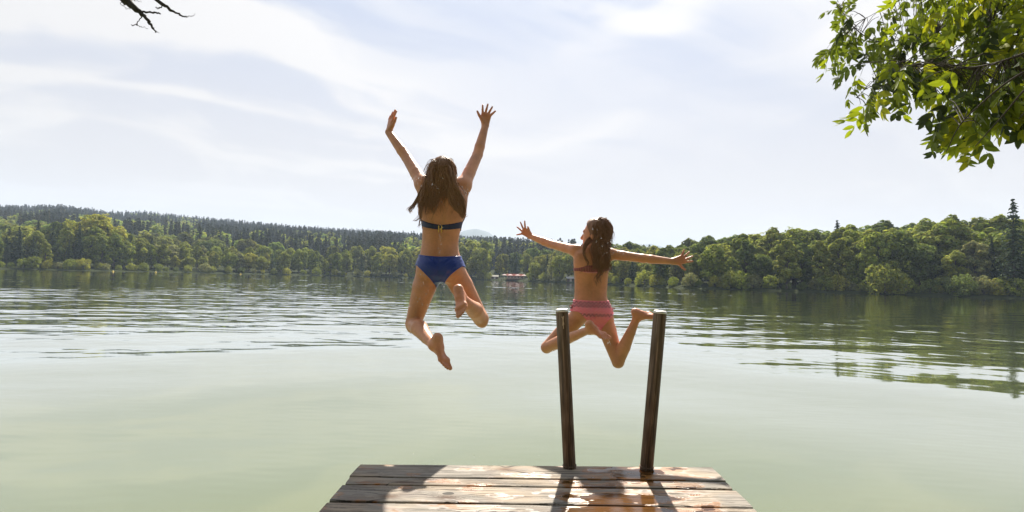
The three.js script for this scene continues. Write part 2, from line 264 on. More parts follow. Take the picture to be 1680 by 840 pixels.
// the wooded hill: far too many trees to count
{
  const r = rngOf(808), M = new THREE.Matrix4(), Q = new THREE.Quaternion(), Y = V(0, 1, 0);
  const hillSpruce = conifer(61, { whorls: 15, per: 6, width: 0.17, size: 0.06 }).crown, hillBroad = broadleaf(62, { lobes: 14, leaves: 420, size: 0.11, width: 0.40, low: 0.05 }).crown;
  const spots = { spruce: [], broad: [], near: [] };
  for (let i = 0; i < 15000; i++) {
    const px = lerp(-520, 1190, r()), s = shore(px), d = Math.sqrt(lerp((s + 40) ** 2, 1010 ** 2, r())), u = (d - s) / (RIDGE - s);
    const clump = fbm(px * 0.013 + 3, d * 0.011, 8, 3);
    if (u < 0.1 && r() < 0.4) continue;
    const conif = d > 340 && clump + (u - 0.45) * 0.35 + (r() - 0.5) * 0.16 > 0.385; if (d < 340 && r() < 0.5) continue;
    spots[conif ? 'spruce' : d < 340 ? 'near' : 'broad'].push([atGround(px, d), (conif ? 13 + 8 * r() : 10 + 7 * r()) * (u > 0.9 ? 0.95 : 1), u]);
  }
  for (const [name, geo, list, mat, cols] of [['hill_spruce_wood', hillSpruce, spots.spruce, leafMats.needle, [1.3, 1.0]], ['hill_broadleaf_wood', hillBroad, spots.broad, leafMats.light, [0.85, 0.9]], ['valley_broadleaf_wood', BROAD[0].crown, spots.near, leafMats.light, [0.8, 0.85]]]) {
    const m = new THREE.InstancedMesh(geo, mat, list.length); m.name = name; m.userData.kind = 'stuff'; m.castShadow = m.receiveShadow = true;
    list.forEach(([p, h], i) => { const w = h * (0.85 + 0.4 * r()); M.compose(V(p.x, p.y - 0.4, p.z), Q.setFromAxisAngle(Y, r() * 6.283), V(w, h, w)); m.setMatrixAt(i, M); const k = 0.65 + 0.7 * r(), y = r(); m.setColorAt(i, lin(cols[0] * k * (0.85 + 0.3 * y), cols[1] * k, 0.9 * k)); });
    tag(m, name === 'hill_spruce_wood' ? 'dense dark spruce wood covering the hill behind the lake' : name === 'hill_broadleaf_wood' ? 'leafy light green wood mixed into the spruces on the hill' : 'leafy wood at the foot of the hill behind the shore trees', 'wood'); scene.add(m);
  }
  // more trees fill the wood behind the nearer bank
  const list = []; for (let i = 0; i < 900; i++) { const px = lerp(1010, 1950, r()), d = shore(px) + 36 + r() * 60, p = atGround(px, d); list.push([p, heightFor(px, topY(px), p, d) * (0.72 + 0.24 * r())]); }
  const m = new THREE.InstancedMesh(BROAD[4].crown, leafMats.dark, 240); m.name = 'bank_wood'; m.userData.kind = 'stuff';
  for (let i = 0; i < 240; i++) { const [p, h] = list[i]; M.compose(p, Q.setFromAxisAngle(Y, r() * 6.283), V(h * 1.15, h, h * 1.15)); m.setMatrixAt(i, M); const k = 0.9 + 0.9 * r(); m.setColorAt(i, lin(k, k, k)); }
  tag(m, 'dark leafy wood behind the front trees of the nearer bank', 'wood'); scene.add(m);
}

// ---------------------------------------------------------------- lake house, huts, parasols, buoys
function box(w, h, d, x = 0, y = 0, z = 0) { const g = new THREE.BoxGeometry(w, h, d); g.translate(x, y + h / 2, z); return g; }
function gable(w, h, d, over, thick) {                                // a roof of two slabs, ridge along x
  const s = new THREE.Shape(), a = d / 2 + over; s.moveTo(-a, 0); s.lineTo(0, h); s.lineTo(a, 0); s.lineTo(a, thick); s.lineTo(0, h + thick); s.lineTo(-a, thick); s.closePath();
  const g = new THREE.ExtrudeGeometry(s, { depth: w + 2 * over, bevelEnabled: false }); g.rotateY(Math.PI / 2); g.translate(-w / 2 - over, 0, 0); return g;
}
const roofRed = phys(lin(0.20, 0.06, 0.04), 1, { specularIntensity: 0.1 }), wallPale = std(lin(0.32, 0.24, 0.18), 0.9), woodDark = std(lin(0.09, 0.055, 0.035), 0.85), glassDark = phys(lin(0.02, 0.025, 0.03), 0.08), white = std(lin(0.5, 0.47, 0.43), 0.7);
{
  const px = 846, d = shore(px) + 6, base = atGround(px, d); base.y = 1.0;
  const h = thing('lake_house', 'low lakeside house with a red tiled roof and a row of parasols in front', 'house', base);
  part(h, 'foundation', box(11.6, 2.6, 5, 0, -2.4, 0), woodDark);
  part(h, 'wall', box(11, 1.75, 4.4, 0, 0.2, 0), wallPale);
  const roof = part(h, 'roof', gable(11, 1.35, 4.4, 0.5, 0.16), roofRed); roof.position.y = 1.95;
  part(roof, 'chimney', box(0.6, 1.1, 0.6, 2.4, 0.9, -0.4), wallPale);
  for (let i = 0; i < 5; i++) { const w = part(h, 'window', box(1.1, 0.95, 0.06, -4.2 + i * 2.1, 0.75, 2.24), white); part(w, 'pane', box(0.94, 0.8, 0.04, -4.2 + i * 2.1, 0.825, 2.28), glassDark); }
  part(h, 'door', box(0.85, 1.5, 0.06, 5.0, 0.21, 2.24), woodDark); h.scale.setScalar(0.72);
  const deck = thing('terrace_deck', 'wooden lakeside terrace in front of the red roofed house', 'terrace', atGround(px, d - 5).setY(0.55));
  part(deck, 'floor', box(14, 0.15, 4.2, 0, 0.2, 0), woodDark);
  for (let i = 0; i < 6; i++) part(deck, 'pile', box(0.2, 2.2, 0.2, -6.5 + i * 2.6, -2.0, 1.8), woodDark);
  const canvas = phys(lin(0.5, 0.36, 0.33), 0.9, { transmission: 0.25, thickness: 0, side: THREE.DoubleSide });
  for (const [x, z, k] of [[-5.2, 0.4, 1], [-2.4, 0.9, 1.05], [1.2, 0.5, 1.15], [4.2, 0.8, 1]]) {
    const u = thing('parasol', 'pale parasol on the terrace before the red roofed house', 'parasol', atGround(px, d - 5).setY(0.9).add(V(x, 0, z)), 'parasols on the lakeside terrace');
    part(u, 'pole', new THREE.CylinderGeometry(0.03, 0.03, 2.3, 6).translate(0, 1.15, 0), white);
    part(u, 'canopy', new THREE.ConeGeometry(1.25 * k, 0.55, 8, 1, true).translate(0, 2.1, 0), canvas);
  }
  const hut = (px, off, w, label, roofMat) => { const d2 = shore(px) + off, b = atGround(px, d2); b.y = Math.max(b.y, 0.5); const t = thing('boat_hut', label, 'hut', b); part(t, 'wall', box(w, 1.7, 2.4, 0, -0.6, 0), woodDark); const rf = part(t, 'roof', gable(w, 0.7, 2.4, 0.3, 0.1), roofMat); rf.position.y = 1.1; part(t, 'door', box(0.8, 1.0, 0.06, 0.2, 0, 1.24), white); };
  hut(812, 4, 3.6, 'small dark hut with a pale roof beside the lake house', std(lin(0.3, 0.28, 0.24), 0.95));
  hut(936, 3, 2.6, 'small dark boat hut with a white door at the waterline under trees', std(lin(0.35, 0.34, 0.33), 0.8));
  const yellow = std(lin(0.7, 0.5, 0.06), 0.5);
  for (const [bx, f, label] of [[187, 0.86, 'yellow buoy on the water nearest the tall spruces'], [257, 0.87, 'yellow buoy floating between the two other buoys'], [396, 0.84, 'yellow buoy floating farthest from the tall spruces']]) {
    const dd = shore(bx) * f, b = thing('buoy', label, 'buoy', V((bx - 840) / F * dd, 0, -dd), 'yellow buoys');
    part(b, 'float', new THREE.LatheGeometry([[0, -0.25], [0.24, -0.2], [0.32, 0], [0.26, 0.22], [0.12, 0.42], [0, 0.46]].map(([x, y]) => new THREE.Vector2(x, y)), 12), yellow);
    part(b, 'ring', new THREE.TorusGeometry(0.08, 0.02, 6, 12).translate(0, 0.52, 0), white);
  }
}

// ---------------------------------------------------------------- dock
const DECK = EYE - 0.912;
const leftEdge = [[595, 760.4], [574.6, 781.8], [564.5, 794.3], [540.7, 821.9]].map(([x, y]) => onLevel(x, y, DECK));
const rightEdge = [[1163.6, 765], [1189.8, 788.8], [1202.9, 802.4], [1234.3, 832.9]].map(([x, y]) => onLevel(x, y, DECK));
{
  const dl = leftEdge[3].clone().sub(leftEdge[0]).normalize(), dr = rightEdge[3].clone().sub(rightEdge[0]).normalize(), dir = dl.clone().add(dr).normalize();
  const r0 = rngOf(5); let step = 0;
  for (let i = 0; i < 26; i++) { step = 0.17 + 0.05 * r0(); leftEdge.push(leftEdge[leftEdge.length - 1].clone().addScaledVector(dir, step)); rightEdge.push(rightEdge[rightEdge.length - 1].clone().addScaledVector(dir, step + (r0() - 0.5) * 0.004)); }
}
{
  const ROWS = 10, W = 1400, H = 1100, RH = H / ROWS;
  // what each board is made of: grain, knots, grey weathering, and the water that dripped on it
  const cell = (x, y) => {
    const row = Math.floor(y / RH), v = (y % RH) / RH, s = x / W, along = s * 1.75, across = row * 0.21 + v * 0.2;      // metres
    const seed = row * 31.7;
    let gx = along * 1.6 + seed, gy = v * 7 + seed * 0.37; gy += (fbm(along * 1.3 + seed, v * 1.2, 3, 3) - 0.5) * 4.5;
    let knot = 0; for (let k = 0; k < 2; k++) { const kx = hash3(row, k, 4) * 1.75, kv = 0.2 + 0.6 * hash3(row, k, 9), q = Math.hypot((along - kx) / 0.045, (v - kv) / 0.16); knot = Math.max(knot, Math.exp(-q * q)); gy += 2.2 * Math.exp(-q * q * 0.35) * Math.tanh((v - kv) * 9); }
    const grain = fbm(gx * 2.5, gy * 3.5, 1, 4), fine = fbm(along * 14 + seed, v * 60 + seed, 2, 3), crackN = fbm(gx * 1.4 + 8, gy * 6, 6, 3), crack = sstep(0.66, 0.72, crackN);
    const patches = fbm(along * 4 + 2, across * 9, 11, 4), stain = fbm(along * 9 + 7, across * 22, 13, 3);
    // wet: a spill between and behind the posts, drips elsewhere
    const spill = Math.exp(-Math.pow((s - 0.76) / 0.16, 2) - Math.pow((across - 0.12) / 0.45, 2)) * 0.24 + Math.exp(-Math.pow((s - 0.66) / 0.20, 2) - Math.pow((across - 0.62) / 0.30, 2)) * 0.24;
    const wn = fbm(along * 7 + 31, across * 13 + 3, 19, 4) - 0.06 + spill * 1.25 - (s > 0.93 ? 0.3 * (s - 0.9) * 10 : 0);
    const wet = sstep(0.60, 0.66, wn), pool = sstep(0.76, 0.80, wn + 0.04 * (fine - 0.5)), damp = sstep(0.54, 0.60, wn) * (1 - wet);
    return { grain, fine, knot, crack, patches, stain, wet, pool, damp };
  };
  const A = new Uint8Array(W * H * 4), R = new Uint8Array(W * H * 4), B = new Uint8Array(W * H * 4);
  const toS = (c) => 255 * (c <= 0.0031308 ? c * 12.92 : 1.055 * Math.pow(c, 1 / 2.4) - 0.055);
  for (let y = 0; y < H; y++) for (let x = 0; x < W; x++) {
    const c = cell(x, y), o = (y * W + x) * 4;
    const g = 0.72 + 0.42 * (c.grain - 0.3) + 0.35 * (c.fine - 0.5), grey = sstep(0.4, 0.65, c.patches);
    let col = [lerp(0.35, 0.28, grey) * g, lerp(0.285, 0.25, grey) * g, lerp(0.215, 0.212, grey) * g];
    const mul = (m) => { col = col.map((q, i) => q * m[i]); };
    if (c.stain > 0.6) { const t = sstep(0.6, 0.68, c.stain) * 0.7; mul([lerp(1, 0.74, t), lerp(1, 0.70, t), lerp(1, 0.70, t)]); }
    mul([1 - 0.55 * c.knot, 1 - 0.68 * c.knot, 1 - 0.75 * c.knot]);
    mul([1, 1, 1].map(() => 1 - 0.75 * c.crack));
    mul([lerp(1, 0.78, c.damp), lerp(1, 0.69, c.damp), lerp(1, 0.64, c.damp)]);
    mul([lerp(1, 0.80, c.wet), lerp(1, 0.40, c.wet), lerp(1, 0.09, c.wet)]);
    mul([lerp(1, 0.42, c.pool), lerp(1, 0.46, c.pool), lerp(1, 0.8, c.pool)]);
    for (let i = 0; i < 3; i++) A[o + i] = clamp(toS(clamp(col[i])), 0, 255);
    const rough = lerp(lerp(0.86, 0.5, c.damp), 0.36, c.wet) * (1 - c.pool) + 0.1 * c.pool; R[o] = R[o + 1] = R[o + 2] = rough * 255;
    const bump = (0.55 + 0.5 * (c.grain - 0.5) + 0.5 * (c.fine - 0.5) - 0.5 * c.crack + 0.15 * c.knot) * (1 - 0.9 * c.pool) + 0.5 * c.pool; B[o] = B[o + 1] = B[o + 2] = clamp(bump) * 255;
    A[o + 3] = R[o + 3] = B[o + 3] = 255;
  }
  const mk = (d, srgb) => { const t = new THREE.DataTexture(d, W, H); t.magFilter = THREE.LinearFilter; t.wrapS = t.wrapT = THREE.ClampToEdgeWrapping; if (srgb) t.colorSpace = THREE.SRGBColorSpace; t.needsUpdate = true; return t; };
  const board = phys(lin(1, 1, 1), 1, { map: mk(A, true), roughnessMap: mk(R), bumpMap: mk(B), bumpScale: 0.004, ior: 1.4 });
  const dock = thing('wooden_dock', 'weathered wooden dock of wide planks with wet orange patches', 'dock', V(0, 0, 0));
  const frame = std(lin(0.12, 0.095, 0.07), 0.9), r = rngOf(91);
  for (let i = 0; i + 1 < leftEdge.length; i++) {
    const gap = 0.012 + 0.004 * r(), th = 0.042, row = i < 4 ? i : 4 + (i % 6), nl = 36;
    const dl = leftEdge[i + 1].clone().sub(leftEdge[i]), dr = rightEdge[i + 1].clone().sub(rightEdge[i]);
    const jl = (r() - 0.5) * 0.012, jr = (r() - 0.5) * 0.012, tilt = (r() - 0.5) * 0.004;
    // cross-section from the front lower edge over the rounded top to the rear lower edge: [share of the width, inset from that edge, height, v]
    const sec = [[0, 0.001, -th, 0], [0, 0, -0.006, 0], [0, 0.0015, -0.002, 0.01], [0, 0.006, 0, 0.03], [0.33, 0, 0.0006, 0.33], [0.66, 0, 0.0006, 0.66], [1, -0.006, 0, 0.97], [1, -0.0015, -0.002, 0.99], [1, 0, -0.006, 1], [1, -0.001, -th, 1]];
    const pos = [], uv = [], idx = [];
    for (let k = 0; k <= nl; k++) {
      const s = k / nl, l = lerp(-1, 1, s), a = leftEdge[i].clone().lerp(rightEdge[i], s), b = leftEdge[i + 1].clone().lerp(rightEdge[i + 1], s), w = b.clone().sub(a), len = w.length(), u = w.clone().normalize(), side = V(1, 0, 0);
      const e0 = gap / 2 + 0.002 * (noise(s * 14, i * 3.1, 1) - 0.3), e1 = gap / 2 + 0.002 * (noise(s * 14, i * 3.1, 7) - 0.3), x = s === 0 ? jl : s === 1 ? jr : 0;
      for (const [f, inset, y, v] of sec) { const q = a.clone().addScaledVector(u, (f === 0 ? e0 : f === 1 ? len - e1 : len * f) + inset).addScaledVector(side, x); q.y = DECK + y + tilt * l + 0.0015 * (noise(s * 5, i, v * 3) - 0.5); pos.push(q.x, q.y, q.z); uv.push(s * 0.998 + 0.001, (row + 0.03 + 0.94 * v) / ROWS); }
    }
    const n = sec.length;
    for (let k = 0; k < nl; k++) for (let j = 0; j < n; j++) { const a = k * n + j, b = k * n + (j + 1) % n; idx.push(a, b, a + n, b, b + n, a + n); }
    for (const e of [0, nl]) for (let j = 1; j + 1 < n; j++) { const o = e * n; e ? idx.push(o, o + j, o + j + 1) : idx.push(o, o + j + 1, o + j); }
    const g = geoOf(pos, idx, { uv: [uv, 2] }).toNonIndexed(); g.computeVertexNormals();
    part(dock, 'plank', g, board);
  }
  const last = leftEdge.length - 1;
  for (const s of [0.1, 0.5, 0.9]) { const a = leftEdge[0].clone().lerp(rightEdge[0], s), b = leftEdge[last].clone().lerp(rightEdge[last], s), l = a.distanceTo(b); const g = new THREE.BoxGeometry(0.08, 0.14, l - 0.06); const m = part(dock, 'stringer', g, frame); m.position.copy(a).lerp(b, 0.5); m.position.y = DECK - 0.114; m.lookAt(b.x, m.position.y, b.z); }
  for (const i of [2, 12, 22]) for (const s of [0.07, 0.93]) { const p = leftEdge[i].clone().lerp(rightEdge[i], s); const m = part(dock, 'pile', new THREE.CylinderGeometry(0.06, 0.065, 1.6, 12), frame); m.position.set(p.x, DECK - 0.87, p.z); }
}
// the two metal posts of the bathing ladder
{
  const spots = [];
  const scr = tex(256, 512, (x, y) => { const s = fbm(x * 0.16, y * 0.012, 3, 4), t = fbm(x * 0.02, y * 0.02, 9, 4), k = sstep(0.62, 0.72, fbm(x * 0.5, y * 0.02, 5, 2)), b = 0.5 + 0.7 * (s - 0.4) + 0.4 * (t - 0.5) + 0.25 * k; return [b, b * lerp(0.86, 0.97, t), b * lerp(0.72, 0.95, t)]; }, true);
  const scrR = tex(256, 512, (x, y) => { const s = fbm(x * 0.16, y * 0.012, 3, 4), q = 0.42 + 0.45 * s; return [q, q, q]; });
  const steel = phys(lin(0.42, 0.355, 0.295), 1, { metalness: 0.7, map: scr, roughnessMap: scrR });
  const capMat = phys(lin(0.62, 0.60, 0.57), 0.38, { metalness: 0.55 }), paint = std(lin(0.62, 0.45, 0.30), 0.6);
  for (const [bx, by, tx, ty, rad, label, mark] of [[934.5, 767.5, 922, 508.5, 0.0305, 'dark metal post on the dock with a pale scratched mark under its cap', true], [1060.5, 769.5, 1083, 511.5, 0.0318, 'dark metal post leaning out on the dock, plain below its bright cap', false]]) {
    const b = onLevel(bx, by, DECK), q = ray(tx, ty), top = camera.position.clone().addScaledVector(q, (b.z - EYE * 0) / q.z);
    const h = top.clone().sub(b).length(), g = thing('metal_post', label, 'post', b);
    g.quaternion.setFromUnitVectors(V(0, 1, 0), top.clone().sub(b).normalize());
    part(g, 'tube', new THREE.CylinderGeometry(rad, rad, h + 0.9, 40, 1, true).translate(0, (h - 0.9) / 2, 0), steel);
    part(g, 'cap', new THREE.LatheGeometry([[0, 0.006], [rad * 0.85, 0.006], [rad * 0.98, 0.003], [rad * 1.03, -0.002], [rad * 1.02, -0.008], [rad * 0.9, -0.009]].map(([x, y]) => new THREE.Vector2(x, y)), 40).translate(0, h, 0), capMat);
    part(g, 'collar', new THREE.TorusGeometry(rad * 1.02, 0.0035, 8, 40).rotateX(Math.PI / 2).translate(0, 0.012, 0), steel);
    if (mark) {                                                       // a flaked patch of pale paint
      const o = bag(), pt = (a, y) => V(Math.sin(a) * (rad + 0.0006), h - y, Math.cos(a) * (rad + 0.0006));
      for (const l of [[[-0.15, 0.03], [0.0, 0.045], [-0.1, 0.075]], [[0.12, 0.028], [0.02, 0.05], [0.14, 0.07]], [[0.0, 0.045], [0.03, 0.09]]]) tubeInto(o, curve(l.map(([a, y]) => pt(a, y)), 6), (t) => 0.0022 * (1 - 0.5 * t), 5);
      part(g, 'scratched_mark', bagGeo(o), paint);
    }
    spots.push(g);
  }
}

// ---------------------------------------------------------------- the bank behind, and the trees that hang over the water
{
  const pos = [], idx = [], N = 60, M = 24, g0 = 3.2;
  for (let i = 0; i <= N; i++) for (let j = 0; j <= M; j++) { const x = lerp(-60, 60, i / N), z = g0 + Math.pow(j / M, 1.6) * 60 + Math.abs(x) * 0.06 + 1.2 * fbm(x * 0.15, 1, 2, 3), y = -0.5 + 1.3 * sstep(0, 0.12, j / M) + 1.5 * j / M + 0.25 * (fbm(x * 0.4, z * 0.4, 1, 3) - 0.5); pos.push(x, y, z); }
  for (let i = 0; i < N; i++) for (let j = 0; j < M; j++) { const a = i * (M + 1) + j, b = a + M + 1; idx.push(a, a + 1, b, b, a + 1, b + 1); }
  const g = geoOf(pos, idx); g.computeVertexNormals(); structure('near_bank', g, std(lin(0.07, 0.085, 0.035), 1));
  const r = rngOf(64);
  for (const [x, z, h, k] of [[-13, 9, 12, 0], [-5, 9, 15, 2], [2.5, 10.5, 16, 4], [8.5, 9.5, 15, 2], [17, 9, 14, 0]]) {
    const t = plant('bank_tree', 'leafy tree on the bank at the land end of the dock', 'tree', BROAD[k], 'mid', V(x, 0.8, z), h, 1.25, 'trees on the bank behind the dock');
  }
}
// dead branch over the water
{
  const t = thing('dead_branch', 'bare dead branch with broken twigs hanging in front of the sky', 'branch', V(0, 0, 0)), D = 5.2, bark = std(lin(0.035, 0.028, 0.022), 0.95);
  const line = (name, pts, r0, r1, n = 22) => {
    const q = curve(pts.map(([x, y, d = D]) => P(x, y, d)), n).map((p, i) => p.add(V(noise(i * 0.9, x0, 1) - 0.5, noise(i * 0.9, x0, 5) - 0.5, 0).multiplyScalar(0.02))), o = bag(); x0 += 7;
    tubeInto(o, q, (u) => lerp(r0, r1, u) * (0.85 + 0.35 * noise(u * 19, x0)), 7); part(t, name, bagGeo(o), bark);
  };
  let x0 = 3;
  line('limb', [[-420, -420, 3.2], [-150, -230, 4.0], [80, -90, 4.8], [201, -4], [217, 10], [231, 22], [246, 38], [256, 54.5]], 0.06, 0.0035, 60);
  line('limb', [[80, -90, 4.8], [180, -50], [256, 0], [272, 10], [285, 20], [297, 25], [306, 29]], 0.022, 0.004, 40);
  line('twig', [[232, 19], [243, 19.5], [253, 21], [263, 22]], 0.0095, 0.0075);
  line('twig', [[233, 25], [228, 34], [224, 40], [219, 40.5], [216.5, 42]], 0.0042, 0.003);
  line('twig', [[224, 40], [229, 43], [236, 45], [242, 47]], 0.0025, 0.0012);
  line('twig', [[250, 44], [255, 50], [260, 54.5]], 0.004, 0.0012);
  line('twig', [[268, 9], [264, 12.5], [260, 13.5], [256, 12]], 0.005, 0.0025);
  line('twig', [[304, 27], [310, 27], [316, 25.5], [321, 22]], 0.003, 0.001);
  line('twig', [[200, 2], [198, 4], [204, 11], [210, 15], [215, 15]], 0.003, 0.0012);
  line('twig', [[214, 0], [224, 1.5], [233, 2.5]], 0.0022, 0.001);
}
// leafy branch of an ash
{
  const r = rngOf(2024), tree = thing('ash_tree', 'leafy ash branches with hanging compound leaves overhead', 'tree', V(0, 0, 0));
  const bark = std(lin(0.055, 0.042, 0.032), 0.95);
  const greens = [lin(0.26, 0.31, 0.010), lin(0.14, 0.18, 0.012), lin(0.36, 0.37, 0.012), lin(0.04, 0.06, 0.010)].map((c) => phys(c, 0.62, { transmission: 0.55, thickness: 0, side: THREE.DoubleSide, specularIntensity: 0.6 }));
  for (const g of greens) g.roughness = 0.85;
  const wood = bag(), twigs = bag();
  const trunkTop = V(6.2, 4.6, 1.6);
  tubeInto(wood, curve([V(6.6, 0.2, 3.9), V(6.5, 2.2, 3.2), trunkTop, V(6.0, 8, 0.6), V(6.4, 12, 0.4)], 20), (t) => lerp(0.2, 0.05, t), 10);
  const limbs = [
    [[1860, -120, 3.2], [1700, 20, 4.2], [1600, 48, 4.6], [1500, 62, 4.9], [1438, 68, 5.0], [1398, 42, 5.1], [1385, 24, 5.1], [1372, 8, 5.1]],
    [[1900, -60, 2.8], [1740, 60, 3.3], [1660, 95, 3.5], [1600, 110, 3.7], [1520, 108, 4.1], [1450, 120, 4.5], [1405, 160, 4.7]],
    [[1900, 20, 2.7], [1740, 90, 3.0], [1660, 130, 3.1], [1610, 170, 3.2], [1575, 205, 3.3], [1552, 250, 3.3]],
    [[1900, 40, 2.4], [1760, 110, 2.6], [1690, 140, 2.8], [1645, 190, 2.9], [1600, 240, 3.0]],
    [[1860, -220, 3.4], [1700, -60, 3.9], [1600, -30, 4.2], [1500, -10, 4.5], [1420, 30, 4.8]],
    [[1880, 60, 2.8], [1780, 130, 3.0], [1700, 165, 3.1], [1672, 195, 3.1]],
  ].map((l) => curve(l.map(([x, y, d]) => P(x, y, d)), 40));
  for (const l of limbs) { tubeInto(wood, curve([trunkTop.clone().add(V(0.02, -0.1, 0)), trunkTop.clone().lerp(l[0], 0.55).add(V(0, 0.25, 0)), l[0]], 10), (t) => lerp(0.07, 0.009, t), 8); tubeInto(wood, l, (t) => lerp(0.009, 0.002, t), 6); }
  const bole = part(tree, 'trunk', bagGeo(wood), bark);
  // a compound leaf: a stalk and paired leaflets with serrated, pointed blades, 1 unit long
  const leafOf = (seed) => {
    const q = rngOf(seed), pos = [], pairs = 3 + Math.floor(q() * 2), bend = 0.25 + 0.35 * q();
    const at = (t) => V(t, -bend * t * t, 0.06 * Math.sin(t * 3 + seed)), tri = (a, b, c) => { for (const p of [a, b, c]) pos.push(p.x, p.y, p.z); };
    const N = 6; for (let i = 0; i < N; i++) { const a = at(i / N), b = at((i + 1) / N), w = V(0, 0, 0.007), u = V(0, 0.007, 0); tri(a.clone().sub(w), a.clone().add(w), b); tri(a.clone().sub(u), a.clone().add(u), b); }
    const blade = (o, dir, nrm, L) => {
      const side = dir.clone().cross(nrm).normalize(), n = 7, wide = 0.20 + 0.07 * q(), curl = 0.12 + 0.2 * q();
      const edge = (t, s) => o.clone().addScaledVector(dir, L * t).addScaledVector(side, s * L * wide * Math.pow(Math.sin(Math.PI * Math.pow(t, 0.8)), 0.85) * (1 + 0.10 * ((Math.round(t * n) % 2) - 0.5))).addScaledVector(nrm, -L * curl * t * t + L * 0.05 * Math.abs(s) * Math.sin(Math.PI * t));
      for (let i = 0; i < n; i++) for (const s of [-1, 1]) { const a = edge(i / n, 0), b = edge((i + 1) / n, 0), c = edge((i + 1) / n, s), d = edge(i / n, s); if (i) tri(a, c, d); if (i < n - 1 || true) tri(a, b, c); }
    };
    for (let k = 0; k < pairs; k++) for (const s of [-1, 1]) { const t = 0.22 + 0.66 * k / (pairs - 1); blade(at(t), V(0.3 + 0.6 * q(), -0.1 - 0.9 * q(), s * (0.4 + 0.6 * q())).normalize(), V(1.0 * (q() - 0.5), 0.9, s * -0.4 + 1.6 * (q() - 0.5)).normalize(), 0.40 + 0.16 * q()); }
    blade(at(1), V(0.7, -0.6, 0.3 * (q() - 0.5)).normalize(), V(0.4, 0.8, q() - 0.5).normalize(), 0.4);
    return geoOf(pos);
  };
  const kinds = []; for (let i = 0; i < 8; i++) kinds.push(leafOf(300 + i * 17));
  const outline = [[1338, 98], [1366, 62], [1376, 6], [1402, 4], [1420, 34], [1452, 30], [1470, -20], [1760, -60], [1760, 190], [1672, 196], [1645, 196], [1625, 205], [1590, 225], [1556, 228], [1540, 200], [1548, 160], [1512, 150], [1490, 172], [1450, 168], [1422, 196], [1400, 186], [1394, 150], [1374, 112]];
  const inside = (x, y) => { let c = false; for (let i = 0, j = outline.length - 1; i < outline.length; j = i++) { const [xi, yi] = outline[i], [xj, yj] = outline[j]; if ((yi > y) !== (yj > y) && x < (xj - xi) * (y - yi) / (yj - yi) + xi) c = !c; } return c; };
  const spots = [], all = limbs.flat();
  const hang = (x, y, d, size, dirx, diry) => spots.push({ p: P(x, y, d), size, dir: right.clone().multiplyScalar(dirx).addScaledVector(upv, diry).addScaledVector(fwd, (r() - 0.5) * 1.2).normalize() });
  for (let i = 0; i < 4000 && spots.length < 520; i++) {
    const x = lerp(1338, 1760, r()), y = lerp(-50, 268, r()); if (!inside(x, y)) continue;
    const dense = 0.55 + 0.45 * sstep(1400, 1640, x); if (r() > dense) continue;
    const d = clamp(5.4 - (x - 1340) / 400 * 1.5 + (y > 110 ? -0.5 : 0.2) + (r() - 0.5) * 1.3, 3.5, 5.8);
    hang(x, y - 14, d, 0.125 + 0.07 * r(), -0.35 - 0.6 * r() + (r() < 0.25 ? 0.9 : 0), -0.35 - 0.85 * r());
  }
  for (const [x, y, dx, dy, d, s] of [[1385, 24, -0.3, 0.9, 5.1, 0.2], [1380, 16, 0.5, 0.6, 5.1, 0.18], [1378, 14, -0.9, 0.1, 5.1, 0.2], [1376, 78, -0.95, -0.15, 4.8, 0.22], [1362, 84, -0.8, -0.5, 4.8, 0.2], [1412, 170, -0.25, -0.95, 4.4, 0.26], [1424, 178, 0.2, -0.95, 4.4, 0.24], [1470, 160, 0.15, -1, 4.2, 0.24], [1560, 222, -0.3, -0.95, 3.3, 0.2], [1572, 232, 0.1, -1, 3.3, 0.2], [1585, 232, 0.35, -0.9, 3.2, 0.2], [1602, 205, 0.1, -1, 2.8, 0.25], [1612, 210, -0.3, -0.95, 2.8, 0.24], [1655, 160, 0.1, -1, 3.0, 0.24], [1672, 165, 0.2, -1, 3.0, 0.24]]) hang(x, y, d + 0.5, s * 0.72, dx, dy);
  const Q = new THREE.Matrix4(); let made = 0; const rest = [];
  spots.sort((a, b) => a.p.distanceTo(camera.position) / a.size - b.p.distanceTo(camera.position) / b.size);
  for (const s of spots) {
    // a twig from the nearest limb carries the leaf
    let best = all[0]; for (const q of all) if (q.distanceToSquared(s.p) < best.distanceToSquared(s.p)) best = q;
    tubeInto(twigs, curve([best, best.clone().lerp(s.p, 0.6).add(V(0, 0.03, 0)), s.p], 4), (t) => lerp(0.0035, 0.0015, t), 4, false);
    const nrm = V((r() - 0.5) * 1.4, 1, (r() - 0.5) * 1.4), z = s.dir.clone().cross(nrm).normalize(), y = z.clone().cross(s.dir).normalize();
    Q.makeBasis(s.dir, y, z).scale(V(s.size, s.size, s.size)).setPosition(s.p);
    const g = kinds[Math.floor(r() * 8)], k = r(), mat = greens[k < 0.34 ? 0 : k < 0.62 ? 1 : k < 0.78 ? 2 : 3];
    if (made++ < 296) { const m = part(tree, 'leaf', g, mat); Q.decompose(m.position, m.quaternion, m.scale); } else rest.push(g.clone().applyMatrix4(Q));
  }
  part(bole, 'twigs', bagGeo(twigs), bark).userData.kind = 'stuff';
  // the rest of the crown, over the land end of the dock
  const upper = part(tree, 'upper_crown', BROAD[2].crown, leafMats.mid); upper.scale.set(11, 9, 11); upper.position.set(4.2, 5.2, 4.2);
  const more = part(tree, 'small_leaves', mergeGeometries(rest), greens[1]); more.userData.kind = 'stuff';
}

